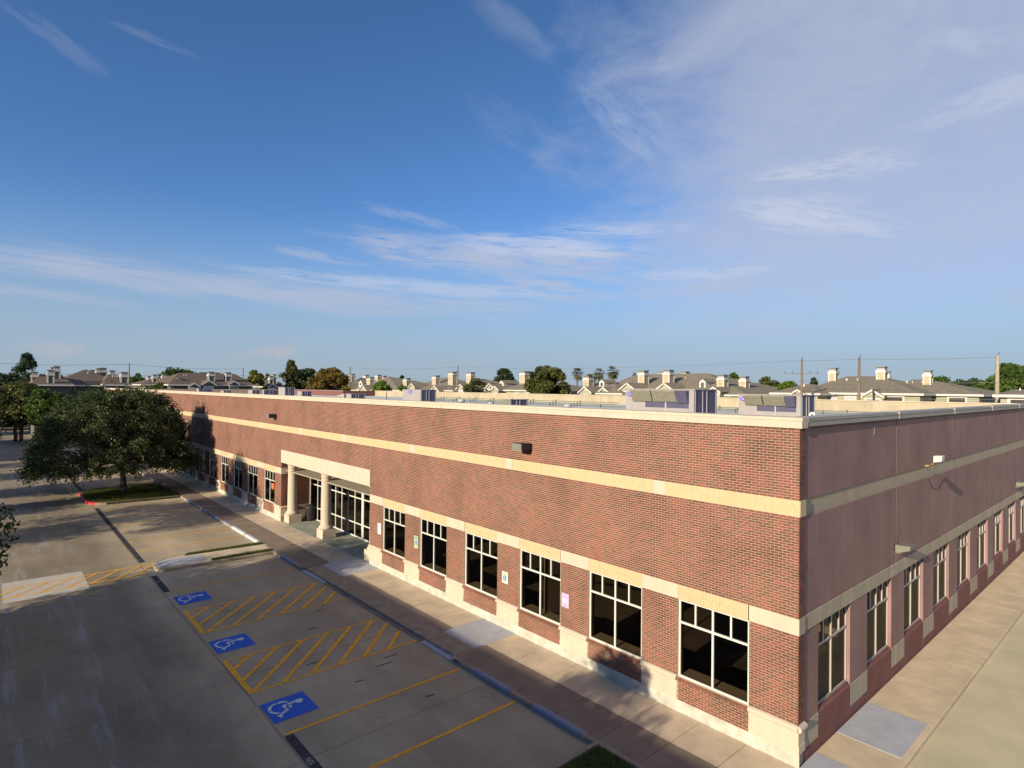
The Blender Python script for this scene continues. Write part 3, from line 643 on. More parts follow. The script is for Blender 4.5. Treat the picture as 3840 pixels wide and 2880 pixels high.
# precast plinth blocks under the piers, and the footing
PROF = [(.02, .33), (-.03, .33), (-.03, .52), (-.018, .54), (-.018, .86), (-.05, .875), (-.085, .90), (-.098, .94), (-.09, .98), (-.06, 1.01), (-.02, 1.03), (.02, 1.03)]
base = solid([(LW, PX0, -.012, .02, -.1, .33), (PX1, .03, -.012, .02, -.1, .33)], 'footing', M['footing'])
for a, b in piers:
    if b-a > 3: continue
    e = 0. if b < -.1 else .03
    MB().prism([(a+.01, y, z) for y, z in PROF], (b-a-.02+e*.9, 0, 0)).build('plinth_block', M['cream'], base, smooth=False)
MB().prism([(-y-.0, -.0285, z) for y, z in PROF], (0, .3585, 0)).build('plinth_block', M['cream'], base)
MB().prism([(PX0+.0-y, -.03, z) for y, z in PROF], (0, .9, 0)).build('plinth_block', M['cream'], base)
# windows
def window(c0, c1, z0, z1, plane, axis, rec, parent=BLD, rows=2, name='window'):
    """frame with four lights over two; axis 0 = in the front wall, 1 = in the side wall"""
    f = .058; t = .07
    def bx(b, u0, u1, a, c, extra=0.):
        if axis == 0: b.box(u0, u1, plane+rec-extra, plane+rec+t, a, c)
        else: b.box(plane-rec-t*.8, plane-rec+extra, u0, u1, a, c)
    b = MB(); tz = z1-(z1-z0)*.295; L = c1-c0
    bx(b, c0, c0+f, z0, z1); bx(b, c1-f, c1, z0, z1); bx(b, c0+f, c1-f, z0, z0+f); bx(b, c0+f, c1-f, z1-f*.8, z1)
    bx(b, c0+f, c1-f, tz-f/2, tz+f/2, .003)
    cm = (c0+c1)/2; bx(b, cm-f/2, cm+f/2, z0+f, tz-f/2, .001); bx(b, cm-f/2, cm+f/2, tz+f/2, z1-f*.8, .001)
    for q in (.25, .75): u = c0+L*q; bx(b, u-f*.42, u+f*.42, tz+f/2, z1-f*.8)
    w = b.build(name, M['frame'] if axis == 0 else M['frameb'], parent)
    us = [c0+f, c0+L*.25, cm, c0+L*.75, c1-f]
    def pane(u0, u1, a, c):
        q = MB()
        if axis == 0: y = plane+rec+.035; q.quad((u0, y, a), (u1, y, a), (u1, y, c), (u0, y, c))
        else: x = plane-rec-.035; q.quad((x, u0, a), (x, u1, a), (x, u1, c), (x, u0, c))
        q.build('pane', M['glass'], w)
    pane(us[0], cm, z0+f, tz); pane(cm, us[4], z0+f, tz)
    for i in range(4): pane(us[i], us[i+1], tz, z1-f*.8)
    q = MB()
    if axis == 0: q.box(c0+.02, c1-.02, plane+rec+t+.03, plane+.62, z0+.0, z0+.04)
    else: q.box(plane-.62, plane-rec-t-.03, c0+.02, c1-.02, z0, z0+.04)
    q.build('inner_sill', M['sill'], w)
    return w
for a, b in WINS: window(a, b, WZ0, WZ1, 0., 0, .055)
# glass door on the far left
d = solid([(DOOR[0], DOOR[0]+.07, .05, .12, 0, WZ1), (DOOR[1]-.07, DOOR[1], .05, .12, 0, WZ1), (DOOR[0]+.07, DOOR[1]-.07, .05, .12, 2.3, 2.37), (DOOR[0]+.07, DOOR[1]-.07, .05, .12, 0, .2), (DOOR[0]+1.04, DOOR[0]+1.11, .05, .12, .2, 3.1), (DOOR[0]+.07, DOOR[1]-.07, .05, .12, 3.1, WZ1)], 'glass_door', M['frame'])
MB().quad((DOOR[0], .09, 0.1), (DOOR[1], .09, .1), (DOOR[1], .09, 3.15), (DOOR[0], .09, 3.15)).build('pane', M['glass'], d)
# portico
beam = solid([(PX0, PX1, -.03, .9, 4.0, 4.85)], 'portico_beam', M['cream'], bevel=.01)
solid([(PX0-.3, PX1+.3, .9, 2.3, 4.0, 4.15)], 'portico_ceiling', M['cream'])
solid([(PX1+.0, PX1+.25, .012, 2.2, 0, 4.0)], 'portico_side_wall', M['mortar'])
solid([(PX0-.3, PX0-.012, .3, 2.2, 0, 4.0)], 'portico_cheek_wall', M['mortar'])
solid([(PX0, PX1, -.0, 2.15, -.1, .003)], 'portico_floor', M['pfloor'])
for cx in (-33.62, -28.28, -22.2):
    px0 = max(cx-.43, PX0+.012); px1 = min(cx+.43, PX1-.004)
    s = MB().box(px0, px1, .16, 1.02, .003, .55)
    pl = s.build('column_plinth', M['cream'], BLD, bevel=.012)
    for q in (.28,): MB().box(px0-.003, px1+.003, .157, 1.023, q-.006, q+.006).build('plinth_joint', M['olive'], pl)
    r = .30
    prof = [(r*1.0, .55), (r*1.35, .56), (r*1.43, .60), (r*1.43, .66), (r*1.3, .72), (r*1.12, .76), (r*1.06, .80), (r*1.03, .9), (r*1.02, 1.6), (r*.99, 2.6), (r*.93, 3.6), (r*.93, 3.66), (r*1.02, 3.68), (r*1.02, 3.72), (r*.95, 3.74), (r*.96, 3.82), (r*1.12, 3.87), (r*1.22, 3.93), (r*1.24, 4.0)]
    MB().lathe(cx if cx < -23 else -22.13, .55, prof, 28).build('column', M['cream'], BLD, smooth=True)
# storefront
sf = MB(); YB = 2.0
vx = [-34.17, -32.9, -31.5, -30.1, -29.2, -28.3, -27.4, -26.5, -26.3, -25.2, -24.1, -23., -21.75]
for v in vx: sf.box(v-.03, v+.03, YB, YB+.08, .0, 4.0)
for z in (.04, .85, 2.4, 3.25, 3.97): sf.box(vx[0]+.03, vx[-1]-.03, YB+.004, YB+.07, z-.035, z+.035)
sf.box(-26.47, -26.33, YB-.01, YB+.1, 0, 3.3)
st = sf.build('storefront', M['frame'], BLD)
for a, b in zip(vx[:-1], vx[1:]):
    for z0, z1 in ((.07, .82), (.88, 2.37), (2.43, 3.22), (3.28, 3.95)):
        if b-a > .3: MB().quad((a, YB+.04, z0), (b, YB+.04, z0), (b, YB+.04, z1), (a, YB+.04, z1)).build('pane', M['glass'], st)
# interior
solid([(LW+.3, -.3, .3, 9, -.1, .0)], 'interior_floor', M['carpet'])
solid([(LW+.3, -.3, 9, 9.1, 0, 3.4), (-9.2, -9.1, .35, 9, 0, 3.3), (-21.5, -21.4, 2.3, 9, 0, 3.3), (-45, -44.9, .35, 9, 0, 3.3), (-5.2, -3.6, 5.2, 5.3, 0, 3.3)], 'interior_wall', M['plaster'])
solid([(LW+.3, -.31, .31, 9, 3.4, 3.46), (-9, -.31, 9.1, 36, 3.4, 3.46)], 'interior_ceiling', M['plaster'])
solid([(-7, -6.9, 9.1, 36, 0, 3.4), (-6.9, -.31, 9.1, 35.9, -.1, 0)], 'interior_partition', M['plaster'])
# side wall (faces the driveway)
BX = -.03; BL = 36.3
WB = [(1.25, 3.44)]+[(4.79+3.5*i, 6.97+3.5*i) for i in range(9)]
ops = [(a, b, WZ0-.0, WZ1+.02) for a, b in WB]
ys = sorted({.33, BL}|{o[0] for o in ops}|{o[1] for o in ops}); core = []
for a, b in zip(ys[:-1], ys[1:]):
    mid = (a+b)/2; z = 0.
    for o in ops:
        if o[0] < mid < o[1]: core.append((BX-.3, BX-.04, a, b, 0, o[2])); z = o[3]
    core.append((BX-.3, BX-.04, a, b, z, 8.3))
core.append((-.3, -.012, .3, .335, 0, 8.3))
wallB = solid(core, 'side_wall', M['dred'])
J = [.335, 7.37, 14.35, 21.35, 28.35, 35.35, BL]
for a, b in zip(J[:-1], J[1:]):
    for z0, z1, w_ in ((3.612, 6.055, 0), (6.485, 8.24, 0)):
        MB().box(BX-.05, BX, a+(.03 if a > 7 and a < 8 else .010), b-(.03 if b > 7 and b < 8 else .010), z0, z1).build('painted_panel', M['purple'], wallB, bevel=.008)
    MB().box(BX-.06, BX-.035, a, b, 6.055, 6.485).build('trim_band', M['olive'], wallB)
    MB().box(BX-.05, BX-.0, a+.012, b-.012, 8.25, 8.275).build('trim_strip', M['purple'], wallB)
cur = .335; pb = []
for a, b in WB: pb.append((cur, a)); cur = b
pb.append((cur, BL))
for a, b in pb:
    MB().box(BX-.05, BX-.004, a+.006, b-.0, .915, 3.195).build('painted_panel', M['purple'], wallB)
    cuts = [a]+[j for j in J if a+.1 < j < b-.1]+[b]
    for p, q in zip(cuts[:-1], cuts[1:]):
        MB().box(BX-.05, BX+.016, p+.008, q-.008, 3.205, 3.60).build('trim_block', M['olive'], wallB, bevel=.008)
        MB().box(BX-.05, BX+.012, p+.008, q-.008, .29, .905).build('trim_block', M['olive'], wallB, bevel=.008)
        MB().box(BX-.05, BX+.012, p+.008, q-.008, -.1, .28).build('base_panel', M['dred'], wallB, bevel=.008)
for a, b in WB:
    MB().box(BX-.05, BX+.016, a+.008, b-.008, 3.205, 3.60).build('trim_block', M['olive'], wallB, bevel=.008)
    MB().prism([(BX-.05, a+.008, .29), (BX+.012, a+.008, .29), (BX+.012, a+.008, .905), (BX-.12, a+.008, .985)], (0, b-a-.016, 0)).build('base_panel', M['dred'], wallB)
    MB().box(BX-.05, BX+.012, a+.008, b-.008, -.1, .28).build('base_panel', M['dred'], wallB, bevel=.008)
    window(a, b, WZ0+.0, WZ1+.0, BX, 1, .09)
    MB().box(BX-.16, BX-.004, b-.004, b+.0055, .98, 3.2).build('jamb', M['purple'], wallB)
# cornice: lower fascia and the coping above it
CR = [(-.06, 8.262), (-.06, 8.44), (-.075, 8.442), (-.075, 8.452), (-.03, 8.455), (-.03, 8.52), (.36, 8.53), (.36, 8.40), (.3, 8.40), (.3, 8.262)]
MB().prism([(LW-.06, y, z) for y, z in CR], (-LW+.06+.072, 0, 0)).build('front_cornice', M['cream'], BLD)
CB = [(.06, 8.30), (.06, 8.44), (.075, 8.442), (.075, 8.452), (.03, 8.455), (.03, 8.515), (-.36, 8.525), (-.36, 8.40), (-.34, 8.40), (-.34, 8.30)]
MB().prism([(x, .362, z) for x, z in CB], (0, BL-.3, 0)).build('side_cornice', M['copeg'], BLD)
for j in J[1:-1]: MB().box(-.37, .079, j-.02, j+.02, 8.3, 8.531).build('coping_joint', M['copeg'], BLD)
for k_ in range(36): MB().box(-3.1-3.05*k_-.006, -3.1-3.05*k_+.006, -.0775, -.05, 8.262, 8.45).build('coping_joint', M['footing'], BLD)
# rear and far parapets and the roof
rw = solid([(-88, -.34, 36, 36.3, 0, 8.4)], 'rear_wall', M['rearwall'])
for i in range(12): MB().box(-88+7.33*i+.0, -88+7.33*(i+1)-.03, 35.97, 35.998, 7.5, 8.34).build('parapet_panel', M['rearwall'], rw)
solid([(-88.0, -.34, 35.93, 36.36, 8.4, 8.46)], 'rear_coping', M['cream'])
solid([(LW, -88.001, 30, 30.3, 0, 8.38), (-88.3, -88.0, 30.3, 36.3, 0, 8.38)], 'dark_rear_wall', M['dred'])
solid([(LW, -88.001, 29.95, 30.35, 8.38, 8.44)], 'dark_rear_coping', M['copeg'])
solid([(LW, LW+.3, .3, 30, 0, 8.4)], 'end_wall', M['mortar'])
solid([(LW+.3, -.34, .3, 36, 7.35, 7.5)], 'roof', M['roof'])
# lights fixed to the walls
def walllamp(x, z):
    t = empty('wall_light', (x, 0, z), None, None, parent=BLD)
    MB().box(x-.25, x+.25, -.53, -.06, z-.13, z+.13).build('lamp_housing', M['dark'], t, bevel=.01); MB().box(x-.245, x+.245, -.55, -.53, z-.125, z+.125).build('lamp_lit_front', M['lamp'], t)  # unlit side painted into the dark housing, sunlit front into a grey plate
    MB().box(x-.18, x+.18, -.06, 0, z-.16, z+.1).build('lamp_arm', M['dark'], t)
walllamp(-9.75, 7.05); walllamp(-35.4, 7.10)
for yl in (7.45, 28.0, 49.):
    if yl > BL: continue
    t = empty('wall_light', (0, yl, 4.1), parent=BLD)
    b = MB(); b.prism([(.0, yl-.25, 4.22), (.0, yl-.25, 4.02), (.12, yl-.25, 3.98), (.42, yl-.25, 4.10), (.42, yl-.25, 4.24)], (0, .5, 0)); b.build('lamp_housing', M['lamp'], t, bevel=.01)
    MB().box(BX, .14, yl-.12, yl+.12, 3.93, 4.06).build('lamp_arm', M['lamp'], t)
t = empty('flood_light', (0, 10.6, 6.55), parent=BLD)
MB().tube([(BX, 10.6, 6.5), (.1, 10.6, 6.52), (.3, 10.2, 6.62), (.38, 10.05, 6.8)], .022).build('conduit', M['copper'], t)
MB().box(.36, .50, 9.85, 10.15, 6.76, 6.90).build('lamp_arm', M['dark'], t)
MB().prism([(.48, 9.5, 6.98), (.48, 9.5, 6.75), (.72, 9.5, 6.80), (.74, 9.5, 7.0)], (0, .35, 0)).build('lamp_housing', M['white'], t, bevel=.01)
MB().tube([(BX+.01, 11.0, 6.0), (BX+.03, 11.5, 5.6), (BX+.03, 12.2, 5.5), (BX+.02, 12.9, 5.75)], .008, 4).build('loose_cable', M['dark'], t)
MB().tube([(BX+.012, 5.3, 8.2), (BX+.012, 5.25, 7.9), (BX+.012, 5.15, 7.85)], .003, 4).build('loose_wire', M['white'], BLD)

# signs on the brick piers (things of their own, screwed on)
def symbol(cx, cz, s, y, mt, parent, name='wheelchair_symbol'):
    b = MB()
    b.lathe(0, 0, [(.01, 0)], 3) if False else None
    k = 14
    b.poly([(cx+s*(-.05+.09*math.cos(6.283*i/k)), y, cz+s*(.38+.09*math.sin(6.283*i/k))) for i in range(k)])
    b.quad((cx-s*.1, y, cz+s*.28), (cx-s*.1, y, cz-s*.05), (cx+s*.0, y, cz-s*.05), (cx+s*.0, y, cz+s*.28))
    b.quad((cx-s*.02, y, cz+s*.14), (cx-s*.02, y, cz+s*.06), (cx+s*.2, y, cz+s*.06), (cx+s*.2, y, cz+s*.14))
    b.quad((cx-s*.02, y, cz-s*.0), (cx-s*.02, y, cz-s*.09), (cx+s*.22, y, cz-s*.09), (cx+s*.22, y, cz-s*.0))
    b.quad((cx+s*.14, y, cz-s*.05), (cx+s*.26, y, cz-s*.36), (cx+s*.36, y, cz-s*.32), (cx+s*.22, y, cz-s*.05))
    n = 12
    for i in range(n):
        a0 = R_(120+i*215/n); a1 = R_(120+(i+1)*215/n)
        f = lambda a, r: (cx-s*.06+s*r*math.cos(a), y, cz-s*.14+s*r*math.sin(a))
        b.quad(f(a0, .22), f(a0, .29), f(a1, .29), f(a1, .22))
    return b.build(name, mt, parent)
def sign(x0, x1, z0, z1, mt, label, kind):
    cx = (x0+x1)/2; cz = (z0+z1)/2
    r = empty('wall_sign', (cx, -.012, z0), label, 'sign', 'signs on the brick piers')
    MB().box(x0, x1, -.016, -.003, z0, z1).build('sign_plate', mt, r, bevel=.003)
    y = -.0185; w = x1-x0
    if kind == 'g':
        p = MB().box(cx-.095, cx+.075, y, -.016, cz-.12, cz+.06); p = p.build('blue_square', M['bluep'], r); symbol(cx-.01, cz-.03, .17, y-.002, M['signw'], r)
        text('RESERVED', .05, (cx, y, z1-.07), (R_(90), 0, 0), M['signgreen'], r); text('PARKING', .05, (cx, y, z1-.13), (R_(90), 0, 0), M['signgreen'], r)
    if kind == 'w':
        for i, s in enumerate(('RESERVED', 'PARKING')): text(s, .05, (cx, y, z1-.08-.06*i), (R_(90), 0, 0), M['signgreen'], r)
        MB().box(cx-.06, cx-.02, y, -.016, cz-.1, cz+.08).build('sign_mark', M['signgreen'], r); MB().box(cx+.01, cx+.05, y, -.016, cz-.12, cz+.06).build('sign_mark', M['signgreen'], r)
    if kind == 'p':
        for i in range(3): MB().box(cx-.11, cx+.11, y, -.016, z1-.10-.035*i, z1-.088-.035*i).build('print_line', M['signink'], r)
        MB().box(cx-.085, cx+.075, y, -.016, cz-.04, cz+.07).build('white_panel', M['signw'], r)
        MB().box(cx-.05, cx+.05, y, -.016, z0+.05, z0+.09).build('print_line', M['signink'], r)
sign(-20.85, -20.54, 1.74, 2.28, M['signw'], 'tall white parking sign on the brick pier beside the entrance', 'w')
sign(-17.42, -17.09, 1.74, 2.31, M['signgd'], 'dull green accessible parking sign, second along from the entrance', 'g')
sign(-11.12, -10.78, 1.72, 2.16, M['signg'], 'pale mint accessible parking sign with a blue wheelchair square', 'g')
sign(-7.96, -7.62, 1.70, 2.17, M['signp'], 'lilac notice with a white panel in its middle on a brick pier', 'p')
po = MB().box(-36.25, -35.75, .075, .08, 1.95, 2.35).build('poster', M['orange'], label='orange poster behind the glass of the window left of the portico', cat='poster')
b_ = MB().lathe(-33.35, 1.7, [(.30, .0), (.33, .1), (.36, .85), (.38, .9), (.34, 1.0), (.16, 1.08)], 18)
bo = b_.build('waste_bin', M['dark'], smooth=True, label='dark round waste bin in the corner of the portico', cat='bin')

# ------------------------------------------------------------------ things on the roof
RZ = 7.5
def logo(cx, y, cz, s, parent):
    k = 22; b = MB(); b.poly([(cx+s*.52*math.cos(6.283*i/k), y-.004, cz+s*.22*math.sin(6.283*i/k)) for i in range(k)][::-1])
    q = b.build('oval_logo', M['logo'], parent); text('Carrier', s*.26, (cx, y-.008, cz), (R_(90), 0, 0), M['signw'], q)
def rtu(pl, pr, ps, pt, Y, label, hood=False, lg=False, group='units on the roof'):
    x0, z1 = onY(pl, pt, Y); x1, _ = onY(pr, pt, Y); dep = onX(ps, pt, x1)[0]-Y
    r = empty('rooftop_unit', ((x0+x1)/2, Y+dep/2, RZ), label, 'air conditioner', group)
    L = x1-x0; H = z1-RZ
    MB().box(x0+.1, x1-.1, Y+.1, Y+dep-.1, RZ, RZ+.3).build('kerb_base', M['steel'], r)
    MB().box(x0, x1-.02, Y, Y+dep, RZ+.3, z1-.04).build('cabinet', M['rtu'], r)
    MB().box(x0-.03, x1+.03, Y-.03, Y+dep+.03, z1-.04, z1).build('cabinet_lid', M['rtu'], r)
    MB().box(x1-.02, x1, Y+.06, Y+dep-.05, RZ+.32, z1-.06).build('end_panel', M['rtud'], r)
    for q in (.0, .33, .52, .95): MB().box(x1, x1+.02, Y+.04+dep*q*.95, Y+.09+dep*q*.95, RZ+.3, z1-.06).build('end_rail', M['steel'], r)
    for q in (.14, .30): MB().box(x0+L*q, x0+L*q+.02, Y-.008, Y, RZ+.35, z1-.08).build('panel_seam', M['steel'], r)
    if hood:
        a, b = x0+L*.13, x0+L*.925; zt = z1-H*.04; zb = z1-H*.34; m_ = (a+b*.78+a*.0)/2; mid = x0+L*.435; e = x0+L*.78
        for p, q in ((a, mid-.03), (mid+.03, e)):
            MB().prism([(p, Y-.01, zt), (p, Y-.30, zt), (p, Y-.30, zt-.05), (p, Y-.10, zb), (p, Y-.01, zb)], (q-p, 0, 0)).build('intake_hood', M['louvre'], r)
        MB().prism([(e+.01, Y-.01, zt), (e+.01, Y-.29, zt-.01), (e+.01, Y-.09, zb-.04), (e+.01, Y-.01, zb-.04)], (b-e, 0, 0)).build('hood_cheek', M['rtud'], r)
        for z in (zb-.30,): MB().box(x0+L*.30, b, Y-.012, Y, RZ+.35, z).build('lower_panel', M['rtu'], r)
        MB().box(x0+L*.30, b, Y-.006, Y, zb-.27, zb-.02).build('hood_shadow_panel', M['rtud'], r)  # dark panel painted as the shadow under the hoods
        MB().box(x0+L*.60, x0+L*.62, Y-.03, Y-.012, RZ+.35, zb).build('panel_seam', M['steel'], r)
        MB().box(x0+L*.06, x0+L*.07, Y-.03, Y-.0, z1-H*.5, z1-H*.46).build('latch', M['white'], r)
    if lg: logo(x0+L*(.11 if hood else .42), Y-.0, z1-H*.15, L*(.17 if hood else .22), r)
    return r
rtu(2347, 2604.5, 2690, 1457, 8., 'large pale rooftop unit with two tilted intake hoods, left of the corner pair', True, True)
rtu(2770, 3005, 3057, 1477.5, 12., 'large pale rooftop unit with intake hoods nearest the building corner', True, True)
rtu(1510, 1578, 1636, 1460, 12., 'tall grey rooftop unit with a near black open end, alone mid roof', False, True)
rtu(1298, 1316, 1370, 1476, 11., 'low rooftop unit with a sloping hood on its left', False)
h = onY(1258, 1487, 11.)[0]; h2 = onY(1290, 1474, 11.)
MB().prism([(h, 11., 8.2), (h2[0], 11., h2[1]-.05), (h2[0], 11., 8.05)], (0, 1.2, 0)).build('vent_hood', M['rtu'], label='grey wedge shaped vent hood on the roof beside the low unit', cat='vent')
rtu(1907, 1912, 1980, 1497, 6., 'small dark violet rooftop unit beside a louvred box', False)
x0_, z_ = onY(1885, 1497, 6.); x1_, _ = onY(1905, 1497, 6.)
vb = MB().box(x0_, x1_, 6., 6.7, RZ, z_).build('louvre_box', M['louvre'], label='small olive louvred box on the roof left of the violet unit', cat='vent')
for i, (pl, pr, ps, pt) in enumerate(((737, 745, 797, 1457), (828, 838, 868, 1464), (931, 946, 975, 1462), (984, 989, 1056, 1462), (1044, 1068, 1106, 1452), (1116, 1131, 1170, 1467))):
    rtu(pl, pr, ps, pt, 13., ['leftmost low rooftop unit above the shadowed wall', 'second low rooftop unit from the left end', 'pale fronted rooftop unit beside a long violet one', 'long violet rooftop unit next to the tall one', 'tall grey rooftop unit at the left of the roof', 'low rooftop unit just right of the tall grey one'][i])
def vent(px_, top, w, Y, label):
    x, z = onY(px_, top, Y); r = (onY(px_+w/2, top, Y)[0]-onY(px_-w/2, top, Y)[0])/2*.75
    MB().lathe(x, Y, [(r*.7, RZ), (r*.7, z-r*1.3), (r*1.2, z-r*1.2), (r*1.3, z-r*.6), (r*1.0, z-.02), (r*.5, z)], 14).build('roof_vent', M['steel'], smooth=True, label=label, cat='vent', group='round vents on the roof')
vent(1731, 1495, 17, 4., 'shiny drum shaped roof vent left of the violet unit'); vent(1840, 1507, 16, 3.4, 'low domed roof vent just left of the louvred box'); vent(2130, 1513, 24, 3.6, 'bright chrome roof vent between the violet unit and the large hooded unit')
for i, (pa, pb_, ya) in enumerate(((3038, 3046, 1548), (3051, 3059, 1552))):
    x, z = onY(pa, ya, 2.4)
    MB().tube([(x, 2.4, RZ), (x, 2.4, z-.05), (x+.02, 2.4, z), (x+.1*(1-2*i), 2.4, z), (x+.12*(1-2*i), 2.4, z-.05)], .022, 8).build('vent_pipe', M['signw'], label=['white hooked vent pipe behind the corner coping, left one', 'white hooked vent pipe behind the corner coping, right one'][i], cat='pipe', group='white vent pipes')
for i, (xa, xb, Y, z) in enumerate(((-62, -27, 27, 7.92), (-62, -27, 26.6, 7.78), (-62, -12, 26.2, 7.64), (-27, -3, 30, 7.75), (-22, -3, 29.5, 7.62))):
    p = MB().tube([(xa, Y, z), (xb, Y, z)], .04, 6).build('roof_pipe', M['pipe'], label=['upper green grey gas pipe along the back of the roof', 'middle gas pipe along the back of the roof', 'lowest long gas pipe along the back of the roof', 'upper pipe on the right part of the roof', 'lower pipe on the right part of the roof'][i], cat='pipe', group='pipes on the roof')
    for k_ in range(int((xb-xa)/3.2)):
        xx = xa+1.6+3.2*k_; MB().box(xx-.015, xx+.015, Y-.05, Y+.05, RZ, z+.12).build('pipe_stand', M['dark'], p)
x, z = onY(1449, 1467, 20); MB().tube([(x, 20, RZ), (x, 20, z)], .05).build('roof_mast', M['dark'], label='thin dark mast standing on the roof left of the tall grey unit', cat='mast')

# ------------------------------------------------------------------ the building across the lot, behind the camera (its roof line casts the long shade)
def plain_office(x0, x1, y0, y1, h, label):
    r = empty('brick_building', ((x0+x1)/2, (y0+y1)/2, 0), label, 'building', 'buildings across the parking lot')
    MB().box(x0, x1, y0, y1, -.15, h-.3).build('wall', M['dred'], r); MB().box(x0-.05, x1+.05, y0-.05, y1+.05, h-.3, h).build('coping', M['cream'], r)
    MB().box(x0-.02, x1+.02, y0-.02, y1+.02, 5.4, 5.8).build('band', M['cream'], r)
    k_ = x0+1.5
    while k_ < x1-3 and k_ < x0+60:
        MB().box(k_, k_+2.1, y1-.0, y1+.03, 1, 3.2).build('window', M['farglass'], r); k_ += 3.5
plain_office(-22.5, 45, -50, -25.4, 7.6, 'brick building behind the camera whose roof line shades the parking stalls')
plain_office(-118, -85, -60, -27, 8.4, 'brick building further up the lot on the left, shading the far paving')
plain_office(-140, -131, -60, -27, 8.4, 'narrow brick building at the far left end of the lot')

# ------------------------------------------------------------------ trees
LEAF = {
 'oak': tonemat('leaf_live_oak', [(0., (.022, .035, .010)), (.5, (.052, .075, .020)), (1., (.105, .125, .042))], rough=.55, trans=.25, spec=.35),
 'green': tonemat('leaf_green', [(0., (.035, .065, .012)), (.5, (.07, .12, .022)), (1., (.13, .19, .04))], rough=.6, trans=.3),
 'dark': tonemat('leaf_dark', [(0., (.015, .030, .012)), (.5, (.032, .058, .022)), (1., (.065, .095, .04))], rough=.6, trans=.2),
 'lime': tonemat('leaf_lime', [(0., (.08, .13, .015)), (.5, (.14, .22, .03)), (1., (.22, .30, .05))], rough=.6, trans=.35),
 'yellow': tonemat('leaf_yellowing', [(0., (.10, .11, .02)), (.5, (.18, .18, .03)), (1., (.30, .28, .06))], rough=.6, trans=.35),
 'rust': tonemat('leaf_rusty', [(0., (.07, .06, .015)), (.5, (.17, .12, .025)), (1., (.27, .19, .04))], rough=.6, trans=.3),
 'olive': tonemat('leaf_olive', [(0., (.035, .045, .012)), (.5, (.085, .095, .025)), (1., (.16, .16, .045))], rough=.6, trans=.3)}
def leaves(centres, radii, n, size, rg, flat=.75, droop=0.):
    """leaf quads scattered in the shells of many small clumps"""
    C = np.asarray(centres, float); k = len(C); r = np.asarray(radii, float)
    w = r**2; idx = rg.choice(k, n, p=w/w.sum())
    d = rg.randn(n, 3); d /= np.linalg.norm(d, axis=1)[:, None]; rad = r[idx]*(rg.rand(n)**.45)
    P = C[idx]+d*rad[:, None]*np.array([1, 1, flat]); P[:, 2] -= droop*rg.rand(n)**3
    a = rg.randn(n, 3); a /= np.linalg.norm(a, axis=1)[:, None]; b = np.cross(a, rg.randn(n, 3)); b /= np.linalg.norm(b, axis=1)[:, None]+1e-9
    s = size*(.6+.8*rg.rand(n))[:, None]; a = a*s; b = b*s*.55
    V = np.stack([P-a, P-b, P+a, P+b], 1).reshape(-1, 3)
    clump = rg.rand(k); tone = np.clip(.55*clump[idx]+.45*rg.rand(n), 0, 1)
    return V, tone
def limb(mb, p0, p1, r0, r1, rg, seg=7, wob=.06):
    pts = []; L = (Vector(p1)-Vector(p0)).length
    for i in range(seg): t = i/(seg-1); q = Vector(p0).lerp(Vector(p1), t); q += Vector(rg.randn(3)*wob*L*math.sin(math.pi*t)); pts.append(q)
    mb.tube(pts, [r0+(r1-r0)*i/(seg-1) for i in range(seg)], 7)
    return pts
def tree(label, x, y, h, w, kind='green', style='round', z0=-.2, nl=5000, size=.25, seed=1, trunk=.22, name='tree', group=None, bot=.28):
    rg = np.random.RandomState(seed); root = empty(name, (x, y, z0), label, 'tree', group)
    tb = MB(); rt = trunk
    fork = z0+h*bot
    limb(tb, (x, y, z0), (x, y, fork), rt*1.15, rt*.8, rg, 6, .02)
    cen = []; rad = []
    zb, zt = z0+h*bot*.8, z0+h
    nc = 60 if style != 'cone' else 90
    for i in range(nc):
        u = rg.rand(); an = rg.rand()*6.283
        if style == 'cone': t = u**.8; rr = (1-t)**.75*w/2*(.75+.4*rg.rand()); z = zb+(zt-zb)*t; q = rr*math.sqrt(rg.rand()); cr = max(w*.07, rr*.34)
        elif style == 'column': t = u; rr = w/2*math.sin(math.pi*(.12+.83*t))**.7; z = zb+(zt-zb)*t; q = rr*math.sqrt(rg.rand())*.75; cr = w*.17
        else: t = u**.85; rr = w/2*(min(1, .55+t)**1.)*(1-max(0, (t-.5)/.5)**2.4)**.5; z = zb+(zt-zb)*t*.94; q = rr*rg.rand()**.4*.86; cr = w*(.09+.08*rg.rand())
        cen.append((x+q*math.cos(an), y+q*math.sin(an), z)); rad.append(cr)
    cen.append((x, y, zt-w*.08)); rad.append(w*.08)
    for c in [cen[i] for i in rg.choice(nc, 9, False)]: limb(tb, (x, y, fork-rg.rand()*.1*h), c, rt*.45, .03, rg, 5, .05)
    if style == 'cone': limb(tb, (x, y, fork), (x, y, zt-.3), rt*.8, .03, rg, 5, .01)
    tb.build('trunk', M['bark'], root, smooth=True)
    V, tone = leaves(cen, rad, nl, size, rg, flat=.8)
    leafmesh('crown', V, 4, tone, LEAF[kind], root)
    return root
def dtree(px_, top, wpx, D, label, kind='green', style='round', **k):
    """a tree seen at px_, its top at row top and wpx wide, standing D metres down the view"""
    x, y, zt = atD(px_, top, D); k['nl'] = int(k.get('nl', 5000)*1.7); return tree(label, x, y, zt+.2, 1.25*wpx*D/FPX, kind, style, **k)

